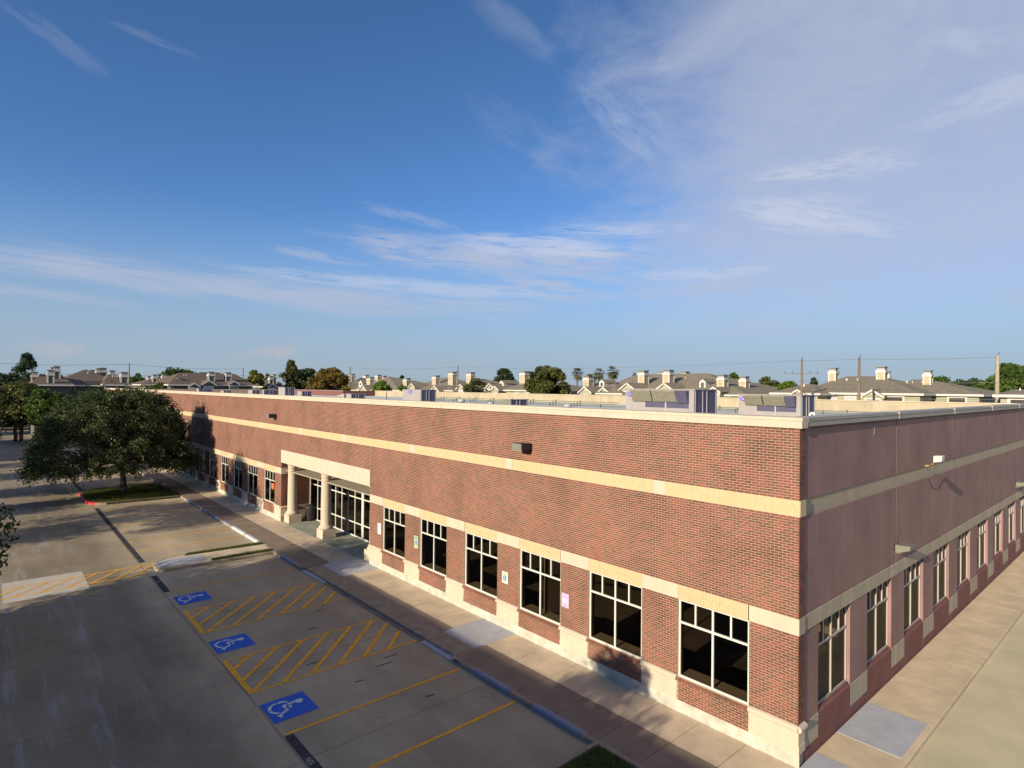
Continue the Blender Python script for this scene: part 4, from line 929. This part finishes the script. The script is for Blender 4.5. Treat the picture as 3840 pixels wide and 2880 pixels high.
# the big live oak on its island: low fork, broad dome, drooping skirt
rg = np.random.RandomState(12)
oak = empty('live_oak', (-54.6, -6.1, 0), 'big dark live oak with a broad low crown on the grass island', 'tree')
tb = MB(); BXo, BYo = -54.6, -6.1
RV = Vector((.66, .75, 0)); FV = Vector((-.75, .66, 0))
limb(tb, (BXo, BYo, -.05), (BXo+.02, BYo, 2.4), .27, .20, rg, 8, .02)
tb.lathe(BXo, BYo, [(.36, -.05), (.30, .10), (.25, .4)], 10)
cen = []; rad = []
def dome(th, el_):
    """outline of the crown: wider towards the left of the picture"""
    d = RV*math.cos(th)+FV*math.sin(th)
    wd = 5.6-.15*math.cos(th)-1.2*math.sin(th)+.3*math.sin(3*th+1)
    return d, wd
for i in range(15):
    th = i*2.399; d, wd = dome(th, 0); e = .35+.5*rg.rand()
    tip = Vector((BXo, BYo, 0))+d*wd*e+Vector((0, 0, 3.0+4.2*(1-e)+rg.rand()*1.2)); pts = limb(tb, (BXo, BYo, 2.1+.35*rg.rand()), tip, .13, .03, rg, 8, .08)
    for k_ in range(3):
        q = pts[4+k_]; a = rg.randn(3); limb(tb, q, q+Vector((a[0], a[1], abs(a[2])*.4))*1.3, .045, .012, rg, 5, .08)
for i in range(560):
    th = rg.rand()*6.283; d, wd = dome(th, 0); t = rg.rand()
    q = math.sqrt(rg.rand()); zt = 2.5+6.15*(1-q**3)**.5; zb = 2.75+.9*(1-q)+.25*math.sin(5*th)
    z = zb+(zt-zb)*(rg.rand()**.55)
    cen.append(tuple(Vector((BXo, BYo, 0))+d*wd*q*.97+Vector((0, 0, z)))); rad.append(.34+.44*rg.rand())
for i in range(110):      # skirt
    th = rg.rand()*6.283; d, wd = dome(th, 0); q = .55+.45*rg.rand()
    cen.append(tuple(Vector((BXo, BYo, 0))+d*wd*q+Vector((0, 0, 2.15+.8*rg.rand())))); rad.append(.28+.25*rg.rand())
for i in range(300):     # loose sprays beyond the outline
    th = rg.rand()*6.283; d, wd = dome(th, 0); q = .80+.2*rg.rand()
    z = (2.4+5.9*(1-q**2.3)**.55*rg.rand()) if i % 2 else 2.3+.5*rg.rand()
    if i % 4 == 1: q = rg.rand()**.7*.8; z = 2.5+5.95*(1-q**2.3)**.55
    a = Vector((BXo, BYo, z))+d*wd*q; dr = (d*(.6+.5*rg.rand())+Vector((rg.randn()*.3, rg.randn()*.3, (.45 if i % 4 == 1 else -.35)+.3*rg.randn())))
    for k_ in range(5): cen.append(tuple(a+dr*k_*.26)); rad.append(.26-.035*k_)
tb.build('trunk', M['bark'], oak, smooth=True)
V, tone = leaves(cen, rad, 120000, .08, rg, flat=.62, droop=.5)
leafmesh('crown', V, 4, tone, LEAF['oak'], oak)

# trees of the opposite stalls, mostly outside the left and lower edge; their shade dapples the paving
def shade_tree(x, y, h, w, seed, label, n=16000, kind='oak'):
    return tree(label, x, y, h, w, kind, 'round', z0=-.1, nl=n, size=.10, seed=seed, trunk=.17, name='live_oak', group='live oaks in the opposite row', bot=.26)
shade_tree(-22.5, -18.9, 6.7, 9.6, 41, 'live oak whose branch tips reach in at the left edge, lower down', 30000)
shade_tree(-40.5, -19.7, 9.2, 10.8, 42, 'live oak reaching in at the left edge beside the drain', 34000)
shade_tree(-2.8, -20.6, 7.7, 4.6, 43, 'live oak behind the camera dappling the corner pavement', 7000)
shade_tree(-58, -20.8, 7.8, 9.5, 44, 'live oak of the opposite row level with the grass island', 26000)
shade_tree(-70, -20.5, 7.5, 9., 45, 'live oak of the opposite row beyond the grass island', 24000)
shade_tree(-50.3, -21.0, 9.4, 9.0, 46, 'live oak of the opposite row just before the grass island', 26000)
shade_tree(-81, -21, 7.5, 8, 47, 'live oak of the opposite row near the far building', 9000)

T = [
 (100, 1333, 190, 165, 'tall dark pointed tree at the far left above the low trees', 'dark', 'cone', dict(nl=7000, size=.28, bot=.1)),
 (20, 1402, 120, 125, 'dark broad tree at the very left edge of the skyline', 'dark', 'round', dict(nl=6000, size=.3, bot=.1)),
 (60, 1440, 190, 95, 'mid green tree under the tall pointed tree on the left', 'olive', 'round', dict(nl=9000, size=.22, bot=.5)),
 (172, 1462, 120, 92, 'small green tree before the dark gabled wall on the left', 'green', 'round', dict(nl=5000, size=.2, bot=.5)),
 (190, 1490, 130, 92, 'bushy green tree behind the live oak on its left', 'green', 'round', dict(nl=9000, size=.2, bot=.5)),
 (80, 1505, 130, 93, 'rusty leaved small tree above the parked cars', 'olive', 'round', dict(nl=5000, size=.2, bot=.55)),
 (345, 1470, 110, 112, 'green tree crown rising just behind the live oak', 'olive', 'round', dict(nl=6000, size=.22, bot=.1)),
 (515, 1397, 60, 175, 'small round tree right of the first power pole', 'green', 'round', dict(nl=2500, size=.4)),
 (610, 1440, 120, 128, 'low green tree before the dark dormer roof', 'green', 'round', dict(nl=4000, size=.3)),
 (675, 1387, 120, 330, 'distant wide tree behind the dark roof ridge', 'green', 'round', dict(nl=2500, size=.8)),
 (958, 1386, 68, 150, 'yellow green tree beside the dark gabled houses', 'yellow', 'round', dict(nl=5500, size=.3, bot=.12)),
 (920, 1424, 50, 148, 'low olive bush tree under the yellow green one', 'yellow', 'round', dict(nl=2500, size=.3, bot=.1)),
 (1003, 1401, 34, 165, 'thin brownish tree right of the yellow green tree', 'rust', 'round', dict(nl=1800, size=.35)),
 (1092, 1359, 150, 170, 'tall dark olive tree with a pointed top', 'olive', 'cone', dict(nl=7000, size=.36, bot=.08)),
 (1150, 1380, 92, 210, 'dark green round tree right of the tall pointed one', 'dark', 'round', dict(nl=4500, size=.5, bot=.1)),
 (1236, 1376, 128, 165, 'big rusty yellow tree behind two power poles', 'rust', 'round', dict(nl=9000, size=.34, bot=.08)),
 (1286, 1398, 28, 230, 'small dark tree peeping out right of the rusty tree', 'dark', 'round', dict(nl=1200, size=.5)),
 (1430, 1426, 70, 140, 'bright green round tree before the dark roofs', 'lime', 'round', dict(nl=4500, size=.3, bot=.15)),
 (1508, 1441, 46, 135, 'small bright green tree left of the tall grey roof unit', 'lime', 'round', dict(nl=3000, size=.28, bot=.15)),
 (1508, 1408, 24, 320, 'tiny distant tree above the middle roofs', 'dark', 'round', dict(nl=900, size=.7)),
 (1775, 1416, 105, 140, 'loose olive tree with pale branches behind the parapet', 'olive', 'round', dict(nl=3600, size=.26, bot=.12)),
 (1893, 1394, 95, 240, 'row of dark conifer tops behind the gabled houses', 'dark', 'column', dict(nl=4000, size=.5, bot=.1)),
 (1994, 1392, 60, 230, 'dark tree just left of the big olive tree', 'dark', 'round', dict(nl=2500, size=.5)),
 (2052, 1366, 152, 122, 'big dense olive green tree in the middle of the skyline', 'olive', 'round', dict(nl=16000, size=.27, bot=.06)),
 (2752, 1395, 56, 175, 'round dark green tree right of the broad shingled roof', 'green', 'round', dict(nl=3000, size=.4)),
 (2378, 1397, 22, 190, 'small treetop behind the broad roof ridge', 'green', 'round', dict(nl=800, size=.4)),
 (2868, 1411, 100, 120, 'olive green tree left of the power pole with crossarms', 'olive', 'round', dict(nl=5500, size=.26)),
 (2962, 1429, 96, 112, 'bright lime tree right behind the corner roof unit', 'lime', 'round', dict(nl=5500, size=.24)),
 (3052, 1420, 90, 180, 'small pointed tree between two poles', 'dark', 'cone', dict(nl=1800, size=.4)),
 (3540, 1412, 120, 165, 'green tree beyond the last chimney on the right', 'green', 'round', dict(nl=4500, size=.4)),
 (3640, 1428, 130, 150, 'low green tree right of the shingled roof', 'dark', 'round', dict(nl=4500, size=.38)),
 (3700, 1434, 110, 120, 'dark green tree behind the wooden pole', 'green', 'round', dict(nl=4500, size=.3)),
 (3800, 1362, 150, 105, 'large dark green tree at the right edge', 'green', 'round', dict(nl=9000, size=.28, bot=.08)),
 (3690, 1470, 90, 90, 'low bush beside the wooden pole', 'dark', 'round', dict(nl=3000, size=.24, bot=.05)),
]
for i, (a, b, c, d, lb, kd, stl, kw) in enumerate(T): dtree(a, b, c, d, lb, kd, stl, seed=100+i, trunk=.25, group='trees beyond the office building', **kw)
def palm(px_, top, D, seed, label):
    rg = np.random.RandomState(seed); x, y, zt = atD(px_, top, D); r = empty('palm_tree', (x, y, -.2), label, 'palm', 'palms on the skyline')
    zc = zt-1.7
    MB().tube([(x, y, -.2), (x+.1, y, zc*.5), (x, y, zc)], [.28, .22, .2], 8).build('trunk', M['bark'], r, smooth=True)
    V = []; tn = []
    for k_ in range(70):
        an = rg.rand()*6.283; e = rg.uniform(-1.2, 1.45); L = rg.uniform(1.6, 2.5)
        d = np.array([math.cos(an)*math.cos(e), math.sin(an)*math.cos(e), math.sin(e)]); s = np.array([-math.sin(an), math.cos(an), 0])
        o = np.array([x, y, zc]); mid = o+d*L*.55; tip = o+d*L+np.array([0, 0, -.45*L*.5])
        for j in range(7):
            f = (j-3)/3.; q = mid+s*f*.75*L*.35; tp = tip+s*f*1.1*L*.4+d*(-.25*abs(f))
            V += [tuple(mid*.9+o*.1+s*f*.1), tuple(q-s*.09), tuple(tp), tuple(q+s*.09)]; tn.append((.15 if e > -.3 else .9)+.1*rg.rand() if e < -.3 else rg.rand()*.5+.1)
    leafmesh('crown', np.array(V), 4, tn, LEAF['olive'], r)
palm(2165, 1377, 165, 1, 'leftmost palm standing clear of the others'); palm(2214, 1398, 175, 2, 'lowest palm, half hidden by the one on its right'); palm(2246, 1378, 170, 3, 'palm in the middle of the close pair'); palm(2298, 1370, 165, 4, 'tallest palm, on the right, beside the broad roof')

# ------------------------------------------------------------------ the apartment houses beyond
HG = 'apartment houses on the skyline'
class Fr:
    """local frame of a house: u along its front, v inward from the front"""
    def __init__(s, axis, P): s.a = axis; s.P = P
    def w(s, u, v, z): return (u, s.P+v, z) if s.a == 'Y' else (s.P-v, u, z)
    def u(s, px_, v=0., row=1450): return onY(px_, row, s.P+v)[0] if s.a == 'Y' else onX(px_, row, s.P-v)[0]
    def z(s, px_, row, v=0.): return onY(px_, row, s.P+v)[1] if s.a == 'Y' else onX(px_, row, s.P-v)[1]
def fbox(fr, u0, u1, v0, v1, z0, z1, b=None):
    b = b or MB(); pts = [fr.w(u0, v0, z0), fr.w(u1, v0, z0), fr.w(u1, v1, z0), fr.w(u0, v1, z0)]
    b.prism(pts, (0, 0, z1-z0)); return b
def apartments(label, axis, P, depth, pl, pr, eave, rdg, rl, rr, chim=(), gab=(), dorm=(), win=(), dark=False, porch=()):
    fr = Fr(axis, P); pm = (pl+pr)/2; u0, u1 = fr.u(pl), fr.u(pr); ze = fr.z(pm, eave); vr = depth/2
    zr = fr.z((rl+rr)/2, rdg, vr); ra, rb = fr.u(rl, vr), fr.u(rr, vr); ra = max(ra, u0+.5); rb = min(rb, u1-.5)
    if rb < ra: ra = rb = (ra+rb)/2
    c = fr.w((u0+u1)/2, depth/2, -.2); r = empty('apartment_house', c, label, 'house', HG)
    sd = M['sidingshade'] if dark else M['siding']; sh = M['shingleshade'] if dark else M['shingle']  # dark houses take the colours that hold painted shade
    fbox(fr, u0, u1, 0, depth, -.2, ze).build('wall', sd, r)
    o = .55; E = [fr.w(u0-o, -o, ze), fr.w(u1+o, -o, ze), fr.w(u1+o, depth+o, ze), fr.w(u0-o, depth+o, ze)]; A, B = fr.w(ra, vr, zr), fr.w(rb, vr, zr)
    b = MB(); b.quad(E[0], E[1], B, A); b.quad(E[2], E[3], A, B); b.tri(E[1], E[2], B); b.tri(E[3], E[0], A); b.poly(E[::-1]); roof = b.build('roof', sh, r)
    tr = MB(); t = .12
    fbox(fr, u0-o, u1+o, -o-.04, -o+.03, ze-.25, ze+.03, tr); fbox(fr, u0-o-.04, u0-o+.03, -o, depth+o, ze-.25, ze+.03, tr); fbox(fr, u1+o-.03, u1+o+.04, -o, depth+o, ze-.25, ze+.03, tr)
    tr.build('fascia', M['white'], r)
    rc = random.Random(int(pl))
    for _ in range(4):
        q = rc.random(); uu = ra+(rb-ra)*q; vv = vr*.7; MB().tube([fr.w(uu, vv, zr-2), fr.w(uu, vv, ze+(zr-ze)*.75+.3)], .06).build('vent_pipe', M['white'], roof)
    for (cp, top, wp, v) in chim:
        a, b2 = fr.u(cp-wp/2, v), fr.u(cp+wp/2, v); zt = fr.z(cp, top, v); wd = b2-a; dp = min(wd*1.15, 1.6)
        bs = ze-.3
        ch = fbox(fr, a, b2, v, v+dp, bs, zt-.75).build('chimney', M['siding2'] if not dark else M['sidingshade'], roof)
        q = MB(); e = .05
        for uu in (a, b2-.13):
            for vv in (v-e, v+dp-.12): fbox(fr, uu-e*(uu == a), uu+.13+e*(uu != a), vv, vv+.12+e, bs, zt-.8, q)
        fbox(fr, a-.12, b2+.12, v-.12, v+dp+.12, zt-.98, zt-.62, q); q.build('chimney_trim', M['white'], roof)
        q = MB(); fbox(fr, a+.03, b2-.03, v+.03, v+dp-.03, zt-.62, zt-.30, q); q.build('chimney_louvre', M['steel'], roof)
        q = MB(); fbox(fr, a-.08, b2+.08, v-.08, v+dp+.08, zt-.16, zt, q); fbox(fr, a+.1, b2-.1, v+.1, v+dp-.1, zt-.3, zt-.16, q); q.build('chimney_cap', M['lamp'], roof)
    for (gp, apex, wp, out) in gab:
        v = -out; a, b2 = fr.u(gp-wp/2, v), fr.u(gp+wp/2, v); za = fr.z(gp, apex, v); m_ = (a+b2)/2; zg = za-(b2-a)*.33
        g_ = MB(); P5 = [fr.w(a+.25, v, -.2), fr.w(b2-.25, v, -.2), fr.w(b2-.25, v, zg+.15), fr.w(m_, v, za-.12), fr.w(a+.25, v, zg+.15)]
        dv = fr.w(0, out+2.5, 0); d0 = fr.w(0, 0, 0); dd = tuple(dv[i]-d0[i] for i in range(3)); g_.prism(P5, dd); gw = g_.build('gable', sd, r)
        rf = MB(); bk = out+4.5
        for (p, q) in ((a, m_), (m_, b2)):
            z1_, z2_ = (zg, za) if p == a else (za, zg)
            rf.quad(fr.w(p, v-.3, z1_), fr.w(q, v-.3, z2_), fr.w(q, v+bk, z2_), fr.w(p, v+bk, z1_))
        rf.build('gable_roof', sh, gw)
        rk = MB(); th = .28
        for (p, q) in ((a, m_), (m_, b2)):
            z1_, z2_ = (zg, za) if p == a else (za, zg)
            rk.prism([fr.w(p, v-.34, z1_-th), fr.w(q, v-.34, z2_-th), fr.w(q, v-.34, z2_+.02), fr.w(p, v-.34, z1_+.02)], tuple(fr.w(0, .1, 0)[i]-d0[i] for i in range(3)))
        k_ = 12; rr_ = .32*(b2-a)/4.5
        f0 = [(m_+rr_*math.cos(6.283*i/k_), za-(b2-a)*.17+rr_*math.sin(6.283*i/k_)) for i in range(k_)]
        rk.poly([fr.w(x_, v-.03, z_) for x_, z_ in f0]); rk.build('gable_trim', M['white'], gw)
        MB().poly([fr.w(m_+(x_-m_)*.55, v-.05, (za-(b2-a)*.17)+(z_-(za-(b2-a)*.17))*.55) for x_, z_ in f0]).build('round_vent', M['lamp'], gw)
        fbox(fr, m_-1.0, m_+1.0, v-.04, v+.02, zg-2.0, zg-.25).build('window_frame', M['white'], gw); fbox(fr, m_-.85, m_+.85, v-.05, v+.0, zg-1.85, zg-.42).build('window', M['farglass'] if int(gp) % 2 else M['blind'], gw)
    for (dp_, top, bt, wp, v) in dorm:
        a, b2 = fr.u(dp_-wp/2, v), fr.u(dp_+wp/2, v); za = fr.z(dp_, top, v); zb_ = fr.z(dp_, bt, v); m_ = (a+b2)/2; zg = za-(b2-a)*.36; d0 = fr.w(0, 0, 0)
        P5 = [fr.w(a+.12, v, zb_-.6), fr.w(b2-.12, v, zb_-.6), fr.w(b2-.12, v, zg), fr.w(m_, v, za-.1), fr.w(a+.12, v, zg)]; dd = tuple(fr.w(0, 3.5, 0)[i]-d0[i] for i in range(3))
        dm = MB().prism(P5, dd).build('dormer', M['white'], roof)
        rf = MB(); rf.quad(fr.w(a-.15, v-.2, zg-.12), fr.w(m_, v-.2, za), fr.w(m_, v+4, za), fr.w(a-.15, v+4, zg-.12)); rf.quad(fr.w(m_, v-.2, za), fr.w(b2+.15, v-.2, zg-.12), fr.w(b2+.15, v+4, zg-.12), fr.w(m_, v+4, za)); rf.build('dormer_roof', sh, roof)
        fbox(fr, m_-(b2-a)*.2, m_+(b2-a)*.2, v-.03, v+.02, zb_+.1, zg-.15).build('dormer_window', M['farglass'], roof)
    for (wp_, ww, zoff) in win:
        a, b2 = fr.u(wp_-ww/2), fr.u(wp_+ww/2); wf = fbox(fr, a-.12, b2+.12, -.05, .02, ze-zoff-1.55, ze-zoff+.12).build('window_frame', M['white'], r)
        fbox(fr, a, b2, -.07, .0, ze-zoff-1.42, ze-zoff).build('pane', M['blind'], wf)
        q = MB(); fbox(fr, (a+b2)/2-.03, (a+b2)/2+.03, -.09, -.0, ze-zoff-1.42, ze-zoff, q)
        for f_ in (.25, .5, .75): fbox(fr, a, b2, -.085, -.0, ze-zoff-1.42*f_-.02, ze-zoff-1.42*f_+.02, q)
        q.build('glazing_bars', M['white'], wf)
    for (p0, p1) in porch:
        a, b2 = fr.u(p0), fr.u(p1); pf = MB(); fbox(fr, a-.25, a, -.12, .02, ze-2.6, ze-.25, pf); fbox(fr, b2, b2+.25, -.12, .02, ze-2.6, ze-.25, pf); fbox(fr, a, b2, -.12, .02, ze-.5, ze-.26, pf); w2 = pf.build('balcony_frame', M['white'], r)
        fbox(fr, a, b2, -.03, .03, ze-2.7, ze-.5).build('balcony_opening', M['dark'], w2); q = MB(); fbox(fr, a, b2, -.1, -.06, ze-1.55, ze-1.47, q); q.build('balcony_rail', M['white'], w2)
    return r
apartments('broad shingled apartment house on the right with three chimneys on its ridge', 'Y', 80, 26, 3000, 3450, 1474, 1411, 3175, 3290, chim=((3120, 1379, 26, 9), (3302, 1374, 31, 10)), gab=((3273, 1460, 92, 1.2),), win=((3118, 36, .55), (3189, 36, .55)), porch=((3325, 3385),))
apartments('low front wing of the right apartment house with one small gable', 'Y', 76, 18, 2905, 3066, 1474, 1441, 3008, 3050, gab=((2993, 1459, 76, .8),))
apartments('apartment house wing at the right with a dark balcony', 'Y', 86, 20, 3330, 3672, 1478, 1423, 3345, 3485, chim=((3476, 1388, 28, 6), (3328, 1392, 14, 14)), porch=((3560, 3620),), gab=())
apartments('small shingled house at the right edge behind the wooden pole', 'Y', 66, 10, 3752, 3990, 1482, 1460, 3760, 3970, porch=((3790, 3880),))
apartments('long apartment house behind the large roof unit with two lit pediments', 'Y', 80, 26, 2235, 2800, 1477, 1402, 2345, 2652, chim=((2404, 1389, 22, 4), (2498, 1387, 24, 4), (2702, 1405, 25, 2), (2476, 1393, 20, 20), (2562, 1393, 20, 20), (2784, 1411, 24, 8)), gab=((2354, 1435, 64, 1.2), (2493, 1435, 60, 1.2), (2265, 1452, 48, 2.2), (2678, 1450, 54, 1.8)), dorm=((2634, 1420, 1455, 28, 3.5),), win=((2345, 14, 1.),), porch=((2226, 2244), (2292, 2318)))
apartments('low wing with a chimney just right of the palms', 'Y', 77, 14, 2150, 2330, 1474, 1436, 2240, 2300, chim=((2197, 1409, 20, 2),), gab=((2195, 1449, 52, 1.5),), dorm=((2256, 1422, 1450, 22, 4.),))
apartments('hip roofed apartment house with one chimney left of the big olive tree', 'Y', 80, 24, 1890, 2010, 1463, 1420, 1925, 1985, chim=((1958, 1392, 18, 6),), win=((1940, 11, .5), (1975, 10, .5)))
apartments('gabled apartment house with a bright dormer in the middle of the skyline', 'Y', 82, 22, 1790, 1905, 1465, 1427, 1770, 1925, gab=((1858, 1447, 40, 2.2), (1838, 1437, 36, .4)), dorm=((1880, 1425, 1449, 19, 3.),), porch=((1878, 1912),))
apartments('long dark roofed apartment house before the tall grey roof unit', 'Y', 80, 26, 1520, 1700, 1463, 1417, 1540, 1672, chim=((1518, 1418, 13, 3), (1627, 1408, 13, 5), (1689, 1394, 16, 5)), gab=((1632, 1446, 36, 2.), (1545, 1437, 26, .8)))
apartments('apartment house half hidden by the loose olive tree', 'Y', 82, 24, 1700, 1800, 1463, 1421, 1715, 1790, chim=((1757, 1396, 16, 6),), gab=((1728, 1440, 34, 1.5),))
apartments('brown roofed apartment house with a row of four chimneys', 'Y', 80, 26, 1345, 1500, 1462, 1412, 1360, 1440, chim=((1381, 1414, 13, 2), (1365, 1406, 11, 18), (1411, 1405, 10, 18), (1433, 1409, 8, 20)), gab=((1362, 1443, 34, 2.),), dorm=((1352, 1424, 1446, 14, 4),))
apartments('gabled apartment house right of the rusty tree', 'Y', 82, 24, 1265, 1345, 1462, 1417, 1275, 1335, chim=((1269, 1401, 12, 3), (1310, 1402, 14, 6)), gab=((1289, 1444, 30, 2.), (1288, 1432, 26, .3)))
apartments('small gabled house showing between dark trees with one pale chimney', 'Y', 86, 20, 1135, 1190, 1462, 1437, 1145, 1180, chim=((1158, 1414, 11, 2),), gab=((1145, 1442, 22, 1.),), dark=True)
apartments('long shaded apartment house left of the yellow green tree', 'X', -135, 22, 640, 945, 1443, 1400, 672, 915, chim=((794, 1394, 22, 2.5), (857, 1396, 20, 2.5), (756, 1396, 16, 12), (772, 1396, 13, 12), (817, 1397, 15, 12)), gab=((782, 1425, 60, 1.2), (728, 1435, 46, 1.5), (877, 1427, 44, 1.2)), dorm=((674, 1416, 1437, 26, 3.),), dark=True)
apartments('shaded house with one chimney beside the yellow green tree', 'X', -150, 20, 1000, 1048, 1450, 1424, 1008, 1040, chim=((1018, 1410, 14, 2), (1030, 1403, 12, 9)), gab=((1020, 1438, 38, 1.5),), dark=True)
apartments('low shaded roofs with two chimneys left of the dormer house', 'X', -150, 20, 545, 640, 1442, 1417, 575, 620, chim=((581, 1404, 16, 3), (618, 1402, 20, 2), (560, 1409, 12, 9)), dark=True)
apartments('big brown hip roofed house on the left with a shaded blank wall', 'X', -128, 26, 205, 462, 1444, 1386, 315, 326, chim=((387, 1379, 25, 14), (368, 1381, 14, 14), (421, 1389, 20, 12), (347, 1387, 17, 16)), dark=True)
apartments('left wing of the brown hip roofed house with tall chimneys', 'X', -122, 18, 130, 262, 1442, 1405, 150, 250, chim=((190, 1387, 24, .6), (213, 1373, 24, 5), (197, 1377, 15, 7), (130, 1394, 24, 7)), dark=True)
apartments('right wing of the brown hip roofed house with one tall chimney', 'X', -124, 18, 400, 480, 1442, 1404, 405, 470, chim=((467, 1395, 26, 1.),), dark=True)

# ------------------------------------------------------------------ power poles and their lines
PO = []
def pole(px_, top, D, label, arms=0, thick=.17, lean=0):
    wood = M['polepale'] if px_ > 3700 else M['pole']
    x, y, zt = atD(px_, top, D); r = empty('power_pole', (x, y, -.2), label, 'power pole', 'wooden power poles behind the building')
    MB().tube([(x, y, -.2), (x+lean*.5, y, zt*.5), (x+lean, y, zt)], [thick*1.25, thick*1.1, thick*.85], 10).build('pole', wood, r, smooth=True)
    for k_ in range(3): MB().tube([(x+lean, y-.05, zt-1.2-1.9*k_), (x+lean, y-.35, zt-1.15-1.9*k_), (x+lean, y-.4, zt-.95-1.9*k_)], .05).build('insulator', M['steel'], r)
    for k_ in range(arms):
        z = zt-2.0-2.3*k_; q = MB().box(x-2.3, x+2.3, y-.28, y-.16, z-.035, z+.035); a = q.build('crossarm', M['pole'], r)
        for f_ in (-2.2, -1.2, 1.2, 2.2): MB().tube([(x+f_, y-.22, z), (x+f_, y-.22, z+.28)], .045).build('insulator', M['dark'], a)
    MB().tube([(x+lean, y, zt), (x+lean+.2, y, zt+.35)], .03).build('lightning_rod', M['dark'], r)
    PO.append((x+lean, y, zt)); return r
PL = [(3740, 1333, 66.6, 'thick pale wooden pole at the right edge', 0, .2), (3222, 1341, 77, 'wooden pole standing before the broad right roof', 0, .17), (3007, 1347, 82.8, 'wooden pole with two crossarms behind the corner roof unit', 2, .16),
      (1717, 1373, 143.7, 'wooden pole before the loose olive tree', 0, .16), (1313, 1377, 186, 'wooden pole right of the rusty tree', 0, .2), (1206, 1379, 203, 'wooden pole before the rusty tree', 0, .18), (1111, 1383, 220, 'pale pole before the dark trees', 0, .18), (912, 1380, 240, 'dark pole left of the yellow green tree', 0, .2), (485, 1363, 165, 'leftmost pole beside the brown hip roofed house', 0, .17)]
for a in PL: pole(*a[:4], arms=a[4], thick=a[5])
for i in range(len(PO)-1):
    if i == 7: pass
    A_, B_ = PO[i], PO[i+1]
    r = empty('power_line', ((A_[0]+B_[0])/2, (A_[1]+B_[1])/2, 8), ['strands between the pole at the right edge and the next one', 'strands crossing before the broad right roof', 'long pale strands sagging from the crossarm pole over the big roof units', 'strands sagging before the middle roofs', 'strands right of the rusty tree', 'strands before the rusty and dark trees', 'strands left of the dark trees', 'high strands over the shaded houses on the left'][i], 'power line', 'strands between the power poles')
    for k_, (dz, sag) in enumerate(((-.2, .6), (-3.0, 1.0), (-4.9, 1.1))):
        if i in (4, 5, 6) and k_ == 0: continue
        L = math.dist(A_[:2], B_[:2]); pts = []
        for j in range(13):
            t_ = j/12; pts.append((A_[0]+(B_[0]-A_[0])*t_, A_[1]+(B_[1]-A_[1])*t_-.3, A_[2]+(B_[2]-A_[2])*t_+dz-4*sag*(L/70 if L < 90 else 1.2)*t_*(1-t_)))
        MB().tube(pts, .022 if i < 3 else .03, 4).build('strand', M['lamp'] if i in (0, 1, 2, 3) else M['dark'], r)
A_ = PO[-1]
r = empty('power_line', (A_[0], A_[1]-20, 8), 'strands leaving the leftmost pole towards the left edge', 'power line', 'strands between the power poles')
for dz in (-.2, -2.6): MB().tube([(A_[0], A_[1]-j*5, A_[2]+dz-.8*math.sin(j/8*math.pi)) for j in range(9)], .035, 4).build('strand', M['dark'], r)

# ------------------------------------------------------------------ far left of the lot: carport, cars, bollards
cp = empty('carport', (-150, -20, -.15), 'low white ribbed carport roof at the far left of the lot', 'carport')
MB().box(-153, -146, -40, -4.6, 2.0, 2.12).build('roof_sheet', M['steel'], cp); MB().box(-146.1, -145.95, -40, -4.6, 1.75, 2.15).build('fascia', M['steel'], cp)
yy = -39.5
while yy < -4.8: MB().box(-152.9, -146.1, yy, yy+.28, 2.125, 2.2).build('roof_rib', M['signw'], cp); yy += .95
for yy in (-34, -28, -22, -16, -10, -5.4): MB().box(-149.6, -149.4, yy-.1, yy+.1, -.15, 2.0).build('post', M['steel'], cp)
for i, yb in enumerate((-8.35, -7.85)):
    MB().lathe(-147.0, yb+.2, [(.16, -.15), (.16, .95), (.10, 1.04), (.02, 1.07)], 12).build('bollard', M['brightyellow'], smooth=True, label=['left one of the two yellow bollards by the carport', 'right one of the two yellow bollards by the carport'][i], cat='bollard', group='yellow bollards')
def car(x, y, col, label, rot=0):
    m_ = mat('car_paint', col, .25, .03, 1, spec=.6); r = empty('parked_car', (x, y, -.15), label, 'car', 'cars parked behind the carport')
    P = [(-2.2, .3), (2.2, .3), (2.25, .75), (2.0, .95), (.95, 1.02), (.35, 1.45), (-1.2, 1.45), (-1.9, 1.0), (-2.2, .9)]
    MB().prism([(x-.85, y+a, z-.15) for a, z in P], (1.7, 0, 0)).build('body', m_, r, bevel=.06)
    G = [(.85, 1.04), (.33, 1.40), (-1.15, 1.40), (-1.7, 1.04)]
    MB().prism([(x+.86, y+a, z-.15) for a, z in G], (.01, 0, 0)).build('side_window', M['farglass'], r); MB().prism([(x-.87, y+a, z-.15) for a, z in G], (.01, 0, 0)).build('side_window', M['farglass'], r)
    for wy in (-1.35, 1.35):
        for wx in (-.8, .66): MB().prism([(x+wx, y+wy+.32*math.cos(k_*.5236), .17+.32*math.sin(k_*.5236)) for k_ in range(12)], (.16, 0, 0)).build('wheel', M['dark'], r)
    for sx in (-.6, .45): MB().box(x+sx, x+sx+.2, y+2.2, y+2.27, .45, .6).build('headlight', M['signw'], r)
car(-163, -17.5, (.6, .6, .6), 'silver car behind the carport, furthest left'); car(-160, -11.5, (.02, .02, .03), 'black car with a pale roofline glint behind the carport'); car(-166, -5.5, (.03, .03, .04), 'dark car behind the carport near the trees')
